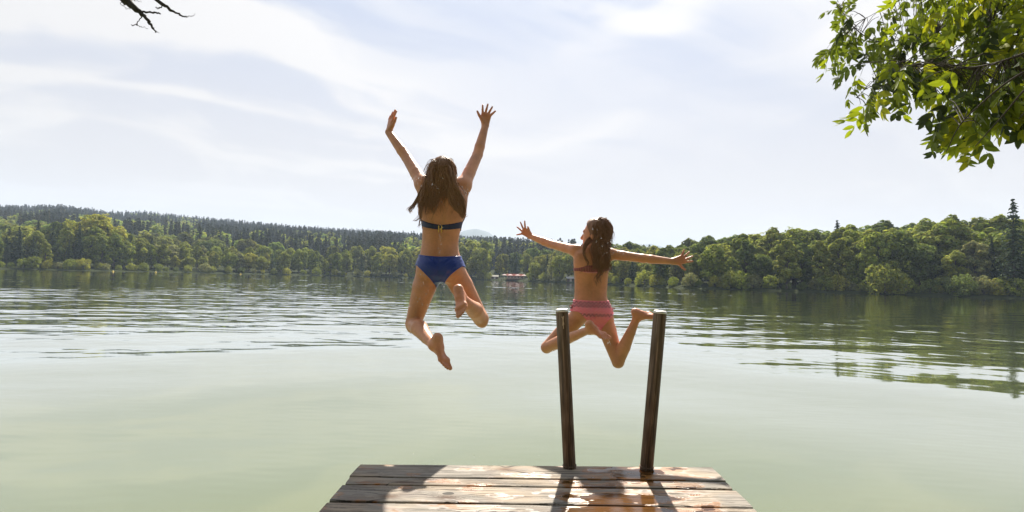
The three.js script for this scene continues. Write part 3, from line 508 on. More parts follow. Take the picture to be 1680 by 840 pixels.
// ---------------------------------------------------------------- people: a distance field along the bones, meshed as one skin
const smin = (a, b, k) => { const h = Math.max(k - Math.abs(a - b), 0) / k; return Math.min(a, b) - h * h * k * 0.25; };
function bone(a, b, r1, r2, k = 0.02) {                               // tapered capsule
  const bx = b.x - a.x, by = b.y - a.y, bz = b.z - a.z, l2 = bx * bx + by * by + bz * bz, rr = r1 - r2, a2 = l2 - rr * rr, il2 = 1 / l2;
  return { k, d(x, y, z) {
    const px = x - a.x, py = y - a.y, pz = z - a.z, yy = px * bx + py * by + pz * bz, zz = yy - l2;
    const qx = px * l2 - bx * yy, qy = py * l2 - by * yy, qz = pz * l2 - bz * yy, x2 = qx * qx + qy * qy + qz * qz, y2 = yy * yy * l2, z2 = zz * zz * l2, kk = Math.sign(rr) * rr * rr * x2;
    if (Math.sign(zz) * a2 * z2 > kk) return Math.sqrt(x2 + z2) * il2 - r2;
    if (Math.sign(yy) * a2 * y2 < kk) return Math.sqrt(x2 + y2) * il2 - r1;
    return (Math.sqrt(x2 * a2 * il2) + yy * rr) * il2 - r1;
  } };
}
function blob(c, u, v, w, ra, rb, rc, k = 0.02) {                     // ellipsoid with axes u, v, w
  return { k, d(x, y, z) {
    const px = x - c.x, py = y - c.y, pz = z - c.z, a = (px * u.x + py * u.y + pz * u.z), b = (px * v.x + py * v.y + pz * v.z), q = (px * w.x + py * w.y + pz * w.z);
    const k0 = Math.hypot(a / ra, b / rb, q / rc), k1 = Math.hypot(a / ra / ra, b / rb / rb, q / rc / rc); return k1 < 1e-9 ? -Math.min(ra, rb, rc) : k0 * (k0 - 1) / k1;
  } };
}
function trunkOf(sections, furrow, k = 0.03) {                         // a stack of ellipses [centre, half width, half depth], from the top down
  const ys = sections.map((s) => s[0].y), n = sections.length;
  const cr = (f, i, t) => { const g = (j) => f(sections[clamp(j, 0, n - 1)]), p0 = g(i - 1), p1 = g(i), p2 = g(i + 1), p3 = g(i + 2); return 0.5 * (2 * p1 + (p2 - p0) * t + (2 * p0 - 5 * p1 + 4 * p2 - p3) * t * t + (3 * p1 - p0 - 3 * p2 + p3) * t * t * t); };
  return { k, d(x, y, z) {
    const yc = clamp(y, ys[n - 1], ys[0]); let i = 0; while (i < n - 2 && yc < ys[i + 1]) i++;
    const t = (ys[i] - yc) / (ys[i] - ys[i + 1]), cx = cr((s) => s[0].x, i, t), cz = cr((s) => s[0].z, i, t), a = cr((s) => s[1], i, t), b = cr((s) => s[2], i, t);
    const dx = x - cx, dz = z - cz, k0 = Math.pow(Math.pow(Math.abs(dx / a), 2.3) + Math.pow(Math.abs(dz / b), 2.3), 1 / 2.3), k1 = Math.hypot(dx / a / a, dz / b / b);
    let d = k1 < 1e-9 ? -Math.min(a, b) : (k0 - 1) * Math.hypot(dx, dz) / Math.max(k0, 1e-6);
    if (dz > 0) d += furrow * Math.exp(-((dx / 0.021) ** 2)) - furrow * 0.6 * Math.exp(-(((Math.abs(dx) - 0.045) / 0.03) ** 2));
    const dy = y > ys[0] ? y - ys[0] : ys[n - 1] - y;
    return dy > 0 ? (d > 0 ? Math.hypot(d, dy) : Math.max(d, dy)) : d;
  } };
}
const fieldOf = (prims) => (x, y, z) => { let d = 1e9; for (const p of prims) d = d > 1e8 ? p.d(x, y, z) : smin(d, p.d(x, y, z), p.k); return d; };
// naive surface nets on a grid that is only filled near the skin
function skinOf(field, lo, hi, cell, prims) {
  const nx = Math.ceil((hi.x - lo.x) / cell / 8) * 8 + 1, ny = Math.ceil((hi.y - lo.y) / cell / 8) * 8 + 1, nz = Math.ceil((hi.z - lo.z) / cell / 8) * 8 + 1;
  const f = new Float32Array(nx * ny * nz).fill(1), at = (i, j, k) => (k * ny + j) * nx + i, half = 4 * cell, reach = half * 1.75 + cell * 2, near = [];
  for (let k = 0; k + 1 < nz; k += 8) for (let j = 0; j + 1 < ny; j += 8) for (let i = 0; i + 1 < nx; i += 8) {
    const x = lo.x + i * cell + half, y = lo.y + j * cell + half, z = lo.z + k * cell + half; let g = field, d;
    if (prims) {
      let best = 1e9; const ds = prims.map((p) => { const q = p.d(x, y, z); if (q < best) best = q; return q; });
      const sub = prims.filter((p, n) => ds[n] < best + 2 * reach + p.k); g = fieldOf(sub); d = g(x, y, z); if (best > reach + 0.04) d = best;
    } else d = field(x, y, z);
    const full = Math.abs(d) < reach + 0.012; if (full) near.push([i, j, k]);
    for (let c = k; c <= k + 8; c++) for (let b = j; b <= j + 8; b++) for (let a = i; a <= i + 8; a++) { const o = at(a, b, c); if (full) f[o] = g(lo.x + a * cell, lo.y + b * cell, lo.z + c * cell); else if (f[o] === 1) f[o] = d; }
  }
  const id = new Int32Array(nx * ny * nz).fill(-1), pos = [], nor = [], idx = [];
  const nodes = [[0, 0, 0], [1, 0, 0], [0, 1, 0], [1, 1, 0], [0, 0, 1], [1, 0, 1], [0, 1, 1], [1, 1, 1]], edges = [[0, 1], [2, 3], [4, 5], [6, 7], [0, 2], [1, 3], [4, 6], [5, 7], [0, 4], [1, 5], [2, 6], [3, 7]];
  for (const [bi, bj, bk] of near) for (let k = bk; k < bk + 8; k++) for (let j = bj; j < bj + 8; j++) for (let i = bi; i < bi + 8; i++) {
    const v = nodes.map(([a, b, c]) => f[at(i + a, j + b, k + c)]); let neg = 0; for (const q of v) if (q < 0) neg++;
    if (neg === 0 || neg === 8) continue;
    let sx = 0, sy = 0, sz = 0, n = 0;
    for (const [a, b] of edges) if ((v[a] < 0) !== (v[b] < 0)) { const t = v[a] / (v[a] - v[b]); sx += lerp(nodes[a][0], nodes[b][0], t); sy += lerp(nodes[a][1], nodes[b][1], t); sz += lerp(nodes[a][2], nodes[b][2], t); n++; }
    id[at(i, j, k)] = pos.length / 3; pos.push(lo.x + (i + sx / n) * cell, lo.y + (j + sy / n) * cell, lo.z + (k + sz / n) * cell);
    const gx = v[1] + v[3] + v[5] + v[7] - v[0] - v[2] - v[4] - v[6], gy = v[2] + v[3] + v[6] + v[7] - v[0] - v[1] - v[4] - v[5], gz = v[4] + v[5] + v[6] + v[7] - v[0] - v[1] - v[2] - v[3], l = Math.hypot(gx, gy, gz) || 1; nor.push(gx / l, gy / l, gz / l);
  }
  const quad = (a, b, c, d, flip) => { if (a < 0 || b < 0 || c < 0 || d < 0) return; flip ? idx.push(a, c, b, a, d, c) : idx.push(a, b, c, a, c, d); };
  for (const [bi, bj, bk] of near) for (let k = bk; k < bk + 8; k++) for (let j = bj; j < bj + 8; j++) for (let i = bi; i < bi + 8; i++) {
    const s = f[at(i, j, k)] < 0;
    if (j && k && s !== f[at(i + 1, j, k)] < 0) quad(id[at(i, j - 1, k - 1)], id[at(i, j, k - 1)], id[at(i, j, k)], id[at(i, j - 1, k)], !s);
    if (i && k && s !== f[at(i, j + 1, k)] < 0) quad(id[at(i - 1, j, k - 1)], id[at(i - 1, j, k)], id[at(i, j, k)], id[at(i, j, k - 1)], !s);
    if (i && j && s !== f[at(i, j, k + 1)] < 0) quad(id[at(i - 1, j - 1, k)], id[at(i, j - 1, k)], id[at(i, j, k)], id[at(i - 1, j, k)], !s);
  }
  return { pos, nor, idx };
}
function skinGeo(s, colour) {
  const col = []; if (colour) for (let i = 0; i < s.pos.length; i += 3) col.push(...colour(s.pos[i], s.pos[i + 1], s.pos[i + 2], s.nor[i], s.nor[i + 1], s.nor[i + 2]));
  return geoOf(s.pos, s.idx, { normal: [s.nor, 3], ...(colour ? { color: [col, 3] } : {}) });
}
const onScreen = (x, y, z = 0) => right.clone().multiplyScalar(x).addScaledVector(upv, y).addScaledVector(fwd, z).normalize();   // right, up, away from the viewer
function hand(prims, wrist, d, t, s, spread, thumb, curl = 0.15, thumbOut = 1) {   // d along the fingers, t towards the thumb
  d = d.clone().normalize(); t = t.clone().addScaledVector(d, -t.dot(d)).normalize(); const n = d.clone().cross(t), q = (a, b, c) => wrist.clone().addScaledVector(d, a * s).addScaledVector(t, b * s).addScaledVector(n, c * s);
  const off = [0.027, 0.009, -0.009, -0.025], len = [0.068, 0.076, 0.07, 0.056], out = [0.084, 0.088, 0.084, 0.077];
  for (let i = 0; i < 4; i++) {
    const kn = q(out[i], off[i], 0), a = spread[i] * Math.PI / 180, e = d.clone().multiplyScalar(Math.cos(a)).addScaledVector(t, Math.sin(a)), side = curl * (1 + 0.2 * i);
    prims.push(bone(q(0.004, off[i] * 0.45, 0), kn, 0.0135 * s, 0.0105 * s, 0.012));
    const m = kn.clone().addScaledVector(e, len[i] * 0.5 * s), tip = m.clone().addScaledVector(e.clone().multiplyScalar(Math.cos(side)).addScaledVector(n, Math.sin(side)), len[i] * 0.5 * s);
    prims.push(bone(kn, m, 0.0092 * s, 0.0082 * s, 0.003), bone(m, tip, 0.0082 * s, 0.0066 * s, 0.003));
  }
  const a = thumb * Math.PI / 180, e = d.clone().multiplyScalar(Math.cos(a)).addScaledVector(t, Math.sin(a)), b0 = q(0.022, 0.014, 0.004), b1 = q(0.046, 0.031, 0.006), b2 = b1.clone().addScaledVector(e, 0.034 * s * thumbOut), b3 = b2.clone().addScaledVector(e.clone().addScaledVector(d, 0.25).normalize(), 0.028 * s * thumbOut);
  prims.push(bone(b0, b1, 0.015 * s, 0.0125 * s, 0.01), bone(b1, b2, 0.0115 * s, 0.0098 * s, 0.004), bone(b2, b3, 0.0098 * s, 0.0075 * s, 0.003));
}
function foot(prims, ankle, f, n, s, side) {                          // f heel to toes, n out of the sole
  f = f.clone().normalize(); n = n.clone().addScaledVector(f, -n.dot(f)).normalize(); const l = f.clone().cross(n).multiplyScalar(side), q = (a, b, c) => ankle.clone().addScaledVector(f, a * s).addScaledVector(n, b * s).addScaledVector(l, c * s);
  prims.push(bone(ankle, q(-0.03, 0.038, 0), 0.029 * s, 0.027 * s, 0.02), bone(q(-0.032, 0.04, 0), q(0.02, 0.042, 0.004), 0.026 * s, 0.022 * s, 0.02));
  prims.push(bone(q(0.005, 0.012, 0), q(0.1, 0.045, 0.016), 0.03 * s, 0.0175 * s, 0.02), bone(q(0.0, 0.035, -0.008), q(0.085, 0.05, -0.022), 0.022 * s, 0.0145 * s, 0.018), bone(q(0.1, 0.05, 0.02), q(0.085, 0.051, -0.022), 0.0185 * s, 0.015 * s, 0.015));
  const toe = [[0.022, 0.046, 0.0125], [0.005, 0.048, 0.0088], [-0.008, 0.043, 0.0082], [-0.019, 0.036, 0.0078], [-0.029, 0.028, 0.0078]];
  toe.forEach(([c, len, rad], i) => { const b = q(0.1 - 0.006 * i, 0.051, c), e = q(0.1 - 0.006 * i + len, 0.058, c * 1.12); prims.push(bone(b, e, rad * s * 0.95, rad * s, 0.004)); });
}
function headOf(prims, c, face, up, s, faceOn) {                      // face: where the nose points
  const w = face.clone().cross(up).normalize(), q = (a, b, e) => c.clone().addScaledVector(w, a * s).addScaledVector(up, b * s).addScaledVector(face, e * s);
  prims.push(blob(c.clone().addScaledVector(up, 0.022 * s).addScaledVector(face, -0.012 * s), w, up, face, 0.073 * s, 0.088 * s, 0.092 * s, 0.02));
  prims.push(blob(q(0, -0.035, 0.028), w, up, face, 0.056 * s, 0.08 * s, 0.062 * s, 0.025), bone(q(0, -0.094, 0.062), q(0, -0.082, 0.05), 0.016 * s, 0.03 * s, 0.02));
  for (const e of [-1, 1]) prims.push(bone(q(e * 0.052, -0.07, -0.005), q(e * 0.014, -0.097, 0.06), 0.014 * s, 0.013 * s, 0.02), blob(q(e * 0.074, -0.012, -0.012), w, up, face, 0.009 * s, 0.031 * s, 0.018 * s, 0.006));
  prims.push(bone(q(0, 0.012, 0.084), q(0, -0.026, 0.106), 0.008 * s, 0.0115 * s, 0.008), bone(q(0, -0.031, 0.084), q(0, -0.029, 0.1), 0.015 * s, 0.009 * s, 0.006));
  prims.push(bone(q(-0.018, -0.055, 0.078), q(0.018, -0.055, 0.078), 0.0085 * s, 0.0085 * s, 0.007), bone(q(-0.014, -0.066, 0.077), q(0.014, -0.066, 0.077), 0.0085 * s, 0.0085 * s, 0.007));
  prims.push(bone(q(-0.03, 0.022, 0.074), q(0.03, 0.022, 0.074), 0.012 * s, 0.012 * s, 0.012));
  return q;
}
const skinMat = phys(lin(1, 1, 1), 0.5, { vertexColors: true, ior: 1.4, specularIntensity: 0.8, clearcoat: 0.2, clearcoatRoughness: 0.32, sheen: 0.2, sheenColor: lin(0.6, 0.35, 0.2), sheenRoughness: 0.5 });
const skinColour = (base, reds) => (x, y, z) => {
  const m = 0.74 + 0.5 * fbm(x * 17, y * 17, z * 17, 4) + 0.14 * (noise(x * 160, y * 160, z * 160) - 0.5); let red = 0;
  for (const [c, rad] of reds) red = Math.max(red, sstep(rad, rad * 0.45, Math.hypot(x - c.x, y - c.y, z - c.z)));
  return [base[0] * m * (1 + 0.05 * red), base[1] * m * (1 - 0.09 * red), base[2] * m * (1 - 0.06 * red)];
};
function strands(out, guide, n, r, { spread0 = 0.01, spread1 = 0.02, thick = 0.0022, wave = 0.006, steps = 14 }) {
  for (let i = 0; i < n; i++) {
    const a = V(r() - 0.5, r() - 0.5, (r() - 0.5) * 0.7), b = V(r() - 0.5, r() - 0.5, (r() - 0.5) * 0.7), ph = r() * 6.28, fr = 2 + 3 * r(), len = 0.78 + 0.26 * r();
    const pts = guide.map((p, j) => p.clone().addScaledVector(a, 2 * spread0 * (1 - j / (guide.length - 1))).addScaledVector(b, 2 * spread1 * (j / (guide.length - 1))));
    const all = curve(pts, steps), cut = all.slice(0, Math.max(4, Math.round(all.length * Math.min(1, len))));
    cut.forEach((p, j) => { const t = j / cut.length; p.x += Math.sin(t * fr * 3 + ph) * wave * t; p.z += Math.cos(t * fr * 2.5 + ph) * wave * 0.6 * t; });
    const th = thick * (0.5 + 0.9 * r()); tubeInto(out, cut, (t) => th * Math.sqrt(Math.max(0.02, 1 - t * t)) , 4, false);
  }
}
function hairCap(c, face, up, s, q0) {                                // hair lying on the skull: everything behind a line from brow over the ears to the nape
  const w = face.clone().cross(up).normalize(), o = blob(c.clone().addScaledVector(up, 0.024 * s).addScaledVector(face, -0.014 * s), w, up, face, 0.084 * s, 0.099 * s, 0.104 * s);
  return (x, y, z) => { const px = x - c.x, py = y - c.y, pz = z - c.z, f = (px * face.x + py * face.y + pz * face.z) / s, u = (px * up.x + py * up.y + pz * up.z) / s, cut = (f - (0.015 + 0.55 * Math.max(0, u - 0.005) + q0)) * s * 0.85;
    return smin(-1, 0, 0.01) * 0 + Math.max(o.d(x, y, z) + 0.004 * s * (noise(x * 90, y * 12, z * 90) - 0.5), cut, (-0.085 - u) * s); };
}
const hairMat = (c) => phys(c, 0.5, { specularIntensity: 1, sheen: 0.3, sheenColor: lin(0.35, 0.2, 0.1) });
const box3 = (pts, m) => { const b = new THREE.Box3().setFromPoints(pts); return [b.min.addScalar(-m), b.max.addScalar(m)]; };
const goldMat = phys(lin(0.75, 0.5, 0.12), 0.3, { metalness: 0.9 });

// ---- the taller one, arms up
{
  const D = 3.6, S = D / F, J = (x, y, d = 0) => P(x, y, D + d), prims = [], keep = [];
  const sec = (x, y, w, b, d = 0) => [J(x, y, d), w * S, b];
  const torso = [sec(727.5, 303, 24, 0.05, -0.01), sec(727.5, 312, 33, 0.064, -0.02), sec(727, 328, 36, 0.08, -0.02), sec(726, 348, 35, 0.086, -0.01), sec(724.5, 373, 31.5, 0.082, 0), sec(722, 400, 29.8, 0.077, 0.01), sec(721.5, 421, 33, 0.084, 0), sec(721.5, 438, 36, 0.094, -0.01), sec(722.5, 452, 33, 0.088, -0.01), sec(724, 461, 22, 0.06, 0)];
  prims.push(trunkOf(torso, 0.007));
  // neck and shoulders
  prims.push(bone(J(728, 308), J(728.5, 288, 0.01), 0.05, 0.047, 0.03));
  const sL = J(693, 301, 0.02), eL = J(667.5, 259, 0.19), wL = J(637.5, 217, 0.29), sR = J(761, 303, 0.02), eR = J(783.5, 254, 0.20), wR = J(796, 207, 0.30);
  prims.push(bone(J(716, 306), sL, 0.05, 0.046, 0.04), bone(J(739, 306), sR, 0.05, 0.046, 0.04));
  for (const [s, e, w, o] of [[sL, eL, wL, -1], [sR, eR, wR, 1]]) {
    const mid = s.clone().lerp(e, 0.4), fm = e.clone().lerp(w, 0.28);
    prims.push(bone(s, mid, 0.045, 0.040, 0.03), bone(mid, e, 0.040, 0.0345, 0.006), bone(e, fm, 0.0345, 0.034, 0.008), bone(fm, w, 0.034, 0.0235, 0.006));
  }
  prims.push(bone(J(697, 308, 0), J(700, 345, 0), 0.044, 0.05, 0.04), bone(J(757, 310, 0), J(750, 347, 0), 0.044, 0.05, 0.04));
  // shoulder blades
  prims.push(bone(J(705, 316, -0.055), J(711, 338, -0.066), 0.029, 0.022, 0.03), bone(J(749, 318, -0.055), J(743, 340, -0.066), 0.029, 0.022, 0.03));
  hand(prims, wL, onScreen(0.17, 0.93, 0.12), onScreen(0.62, 0.05, -0.75), 0.98, [16, 6, -5, -18], 30, 0.12);
  hand(prims, wR, onScreen(0.10, 0.97, 0.12), onScreen(-0.97, 0.1, -0.1), 0.98, [6, -8, -22, -38], 38, -0.12);
  const hp = headOf(prims, J(728.5, 289, 0.01), onScreen(0.08, 0.16, 0.98), onScreen(0, 0.98, -0.16), 1.0);
  // legs
  const hL = J(706, 438, 0), kL = J(678, 531, 0.02), aL = J(711.5, 566, -0.30), hR = J(738.5, 438, 0), kR = J(789, 523, 0.10), aR = J(756, 487, -0.24);
  for (const [h, k, a, bx] of [[hL, kL, aL, 1], [hR, kR, aR, -1]]) {
    const m = h.clone().lerp(k, 0.35), cf = k.clone().lerp(a, 0.32).addScaledVector(upv, 0.012).addScaledVector(fwd, -0.006), lo = k.clone().lerp(a, 0.68);
    prims.push(bone(h, m, 0.079, 0.074, 0.035), bone(m, k, 0.074, 0.049, 0.008), bone(k, cf, 0.046, 0.052, 0.012), bone(cf, lo, 0.052, 0.037, 0.006), bone(lo, a, 0.037, 0.0275, 0.006), bone(k.clone().addScaledVector(k.clone().sub(h).normalize(), 0.012), k.clone().addScaledVector(k.clone().sub(h).normalize(), 0.02).addScaledVector(upv, -0.012), 0.034, 0.03, 0.02));
  }
  for (const [h, x] of [[hL, 708], [hR, 737]]) prims.push(blob(J(x, 440, -0.035), right, upv, fwd, 0.066, 0.07, 0.062, 0.035));
  foot(prims, aL, onScreen(0.24, -0.95, -0.10), onScreen(0.80, 0.18, -0.55), 1.04, -1);
  foot(prims, aR, onScreen(0.18, -0.74, -0.45), onScreen(-0.15, 0.35, -0.9), 1.0, 1);
  const [lo, hi] = box3([sL, wL.clone().addScaledVector(upv, 0.21).addScaledVector(right, -0.03), wR.clone().addScaledVector(upv, 0.21).addScaledVector(right, 0.1), kL, kR, aL.clone().addScaledVector(upv, -0.24).addScaledVector(fwd, -0.12), aR.clone().addScaledVector(fwd, -0.15), eL, eR], 0.09);
  const field = fieldOf(prims), body = skinOf(field, lo, hi, 0.005, prims);
  const at = V(0, 0, 0), person = thing('person', 'taller person in a dark blue two-piece swimsuit leaping with both arms raised', 'person', at);
  const reds = [[aL.clone().addScaledVector(upv, -0.1), 0.15], [aR.clone().addScaledVector(upv, -0.05), 0.13], [wL.clone().addScaledVector(upv, 0.12), 0.1], [wR.clone().addScaledVector(upv, 0.12), 0.1]];
  part(person, 'body', skinGeo(body, skinColour([0.55, 0.25, 0.132], reds)), skinMat);
  // swimwear follows the skin
  const blue = phys(lin(0.012, 0.034, 0.23), 0.36, { sheen: 0.5, sheenColor: lin(0.15, 0.25, 0.7), sheenRoughness: 0.4 }), px = (x, y) => { const q = J(x, y); return q; };
  const around = (c, q) => fieldOf(prims.filter((p) => p.d(c.x, c.y, c.z) < q)), nearTop = around(J(724, 375), 0.2), nearHip = around(J(721.5, 445), 0.24);
  const c = J(724, 375), band = (x, y, z) => { const t = (x - c.x) / 0.125, yc = c.y + 0.002 + 0.024 * t * t - 0.004 * t, front = z < c.z + 0.0 ? 0.03 : 0; return Math.max(nearTop(x, y, z) - 0.0045, Math.abs(y - yc - front * 0.5) - (0.0145 + 0.005 * Math.abs(t) + front)); };
  const bikiniTop = part(person, 'swim_top', skinGeo(skinOf(band, c.clone().add(V(-0.2, -0.1, -0.16)), c.clone().add(V(0.2, 0.14, 0.16)), 0.0045)), phys(lin(0.008, 0.014, 0.065), 0.42));
  const cl = J(725.2, 377.5), zb = (() => { for (let z = cl.z + 0.2; z > cl.z; z -= 0.001) if (field(cl.x, cl.y, z) < 0.004) return z; return cl.z + 0.08; })();
  const cg = mergeGeometries([box(0.006, 0.042, 0.005, -0.011, -0.021, 0), box(0.006, 0.042, 0.005, 0.007, -0.021, 0), box(0.02, 0.006, 0.005, -0.002, -0.003, 0.0005)]); cg.translate(cl.x, cl.y, zb + 0.004); part(bikiniTop, 'clasp', cg, goldMat);
  const b = J(721.5, 440), yTop = J(721.5, 421.5).y, crotch = J(724, 470).y;
  const brief = (x, y, z) => { const t = Math.abs(x - b.x - 0.004) / 0.143, low = lerp(crotch - 0.02, b.y + 0.012, Math.pow(clamp((t - 0.13) / 0.85), 0.62)); const top = y - yTop - 0.012 * t * t, leg = (low - y) * 0.8, fold = 0.0035 * (noise(x * 40 + y * 22, y * 95 - Math.abs(x - b.x) * 70, z * 30) - 0.4), hem = Math.min(-top, -leg) < 0.007 ? 0.0022 : 0; return Math.max(nearHip(x, y, z) - 0.0045 - fold - hem, top, leg); };
  part(person, 'swim_bottom', skinGeo(skinOf(brief, b.clone().add(V(-0.22, -0.16, -0.18)), b.clone().add(V(0.22, 0.14, 0.18)), 0.0045)), blue);
  // hair: dark wet locks
  const r = rngOf(4242), hc = hp(0, 0, 0), face = onScreen(0.08, 0.16, 0.98), upH = onScreen(0, 0.98, -0.16), cap = skinOf(hairCap(hc, face, upH, 1.0, 0.01), hc.clone().addScalar(-0.15), hc.clone().addScalar(0.15), 0.005);
  const hair = bag(); hair.pos.push(...cap.pos); hair.nor.push(...cap.nor); hair.idx.push(...cap.idx);
  const H = (x, y, d) => J(x, y, d);
  const scalp = (a, e) => hp(Math.sin(a) * Math.cos(e) * 0.085, 0.024 + Math.sin(e) * 0.1, -0.014 - Math.cos(a) * Math.cos(e) * 0.106);
  for (let i = 0; i < 150; i++) { const a = (r() - 0.5) * 2.9, top = scalp(a * 0.35, 1.35), g = [top, scalp(a * 0.8, 0.9), scalp(a, 0.35), scalp(a, -0.25), H(728 + 21 * Math.sin(a) + (r() - 0.5) * 6, 318 + 8 * r(), -0.10)]; strands(hair, g, 3, r, { spread0: 0.005, spread1: 0.014, thick: 0.0015, wave: 0.008, steps: 20 }); }
  const G = (list, n, o) => strands(hair, list, n, r, o);
  const loose = () => ({ spread0: 0.012, spread1: 0.016, thick: 0.0017, wave: 0.012, steps: 18 });
  for (let i = 0; i < 12; i++) { const x = 688 + i * 2.6, e = 343 + 15 * r(); G([scalp(-0.5 - 0.07 * (11 - i), 0.5), H(710 - (10 - i) * 1.2, 301, -0.115), H(x + 5, 318, -0.115), H(x + 3 * (r() - 0.5), 333, -0.118), H(x - 3 + 10 * (r() - 0.5), e, -0.12)], 20, loose()); }
  for (let i = 0; i < 10; i++) { const x = 736 + i * 2.2; G([scalp(0.3 + 0.06 * i, 0.2), H(735 + i * 1.4, 303, -0.12), H(x + 1, 320, -0.125), H(x + 6, 336, -0.13), H(752 + i * 1.0, 347 + i * 0.8, -0.13), H(758 + 5 * r(), 354 + 6 * r(), -0.125)], 20, { ...loose(), spread1: 0.009, wave: 0.006 }); }
  for (let i = 0; i < 8; i++) G([scalp(-0.2 + i * 0.08, 0), H(715 + i * 3, 306, -0.115), H(713 + i * 3.4, 318, -0.115), H(708 + i * 4.2, 329 - 6 * r(), -0.11)], 14, loose());
  for (let i = 0; i < 22; i++) { const x = 700 + 55 * r(), y = 312 + 16 * r(); G([H(x, y - 10, -0.12), H(x + 6 * (r() - 0.5), y + 6, -0.115), H(x + 14 * (r() - 0.5), y + 20, -0.105), H(x + 20 * (r() - 0.5), y + 30 + 8 * r(), -0.1)], 2, { spread0: 0.004, spread1: 0.01, thick: 0.001, wave: 0.012 }); }
  G([scalp(-1.2, 0.3), H(700, 298, -0.06), H(690, 314, -0.05), H(684, 330, -0.05), H(677, 339, -0.06), H(671, 346, -0.07), H(676, 350, -0.07)], 26, { spread0: 0.01, spread1: 0.010, thick: 0.002, wave: 0.012 });
  G([H(690, 320, -0.1), H(689, 340, -0.1), H(688, 352, -0.1), H(681, 363, -0.09), H(677, 359, -0.09)], 9, { spread0: 0.012, spread1: 0.01, thick: 0.0014, wave: 0.014 });
  G([H(693, 330, -0.1), H(691, 350, -0.1), H(690, 366, -0.1), H(685, 374, -0.09)], 9, { spread0: 0.012, spread1: 0.006, thick: 0.0014, wave: 0.012 });
  G([H(748, 330, -0.13), H(757, 350, -0.13), H(763, 356, -0.12), H(767, 353, -0.12)], 6, { spread0: 0.01, spread1: 0.006, thick: 0.0014, wave: 0.008 });
  G([scalp(0.9, 0), H(752, 303, -0.05), H(762, 318, -0.06), H(767, 319, -0.05)], 8, { spread0: 0.008, spread1: 0.012, thick: 0.0012, wave: 0.012 });
  for (let i = 0; i < 16; i++) { const a = (r() - 0.5) * 2.6, q = scalp(a, 0.9 - 1.1 * r()), side = Math.sign(a); G([q, q.clone().add(V(side * 0.02, 0.004, 0.01)), q.clone().add(V(side * (0.03 + 0.03 * r()), -0.05 - 0.05 * r(), 0.02)), q.clone().add(V(side * (0.03 + 0.05 * r()), -0.12 - 0.09 * r(), 0.03))], 3, { spread0: 0.006, spread1: 0.014, thick: 0.0013, wave: 0.012 }); }
  part(person, 'hair', bagGeo(hair), hairMat(lin(0.26, 0.135, 0.07)));
}
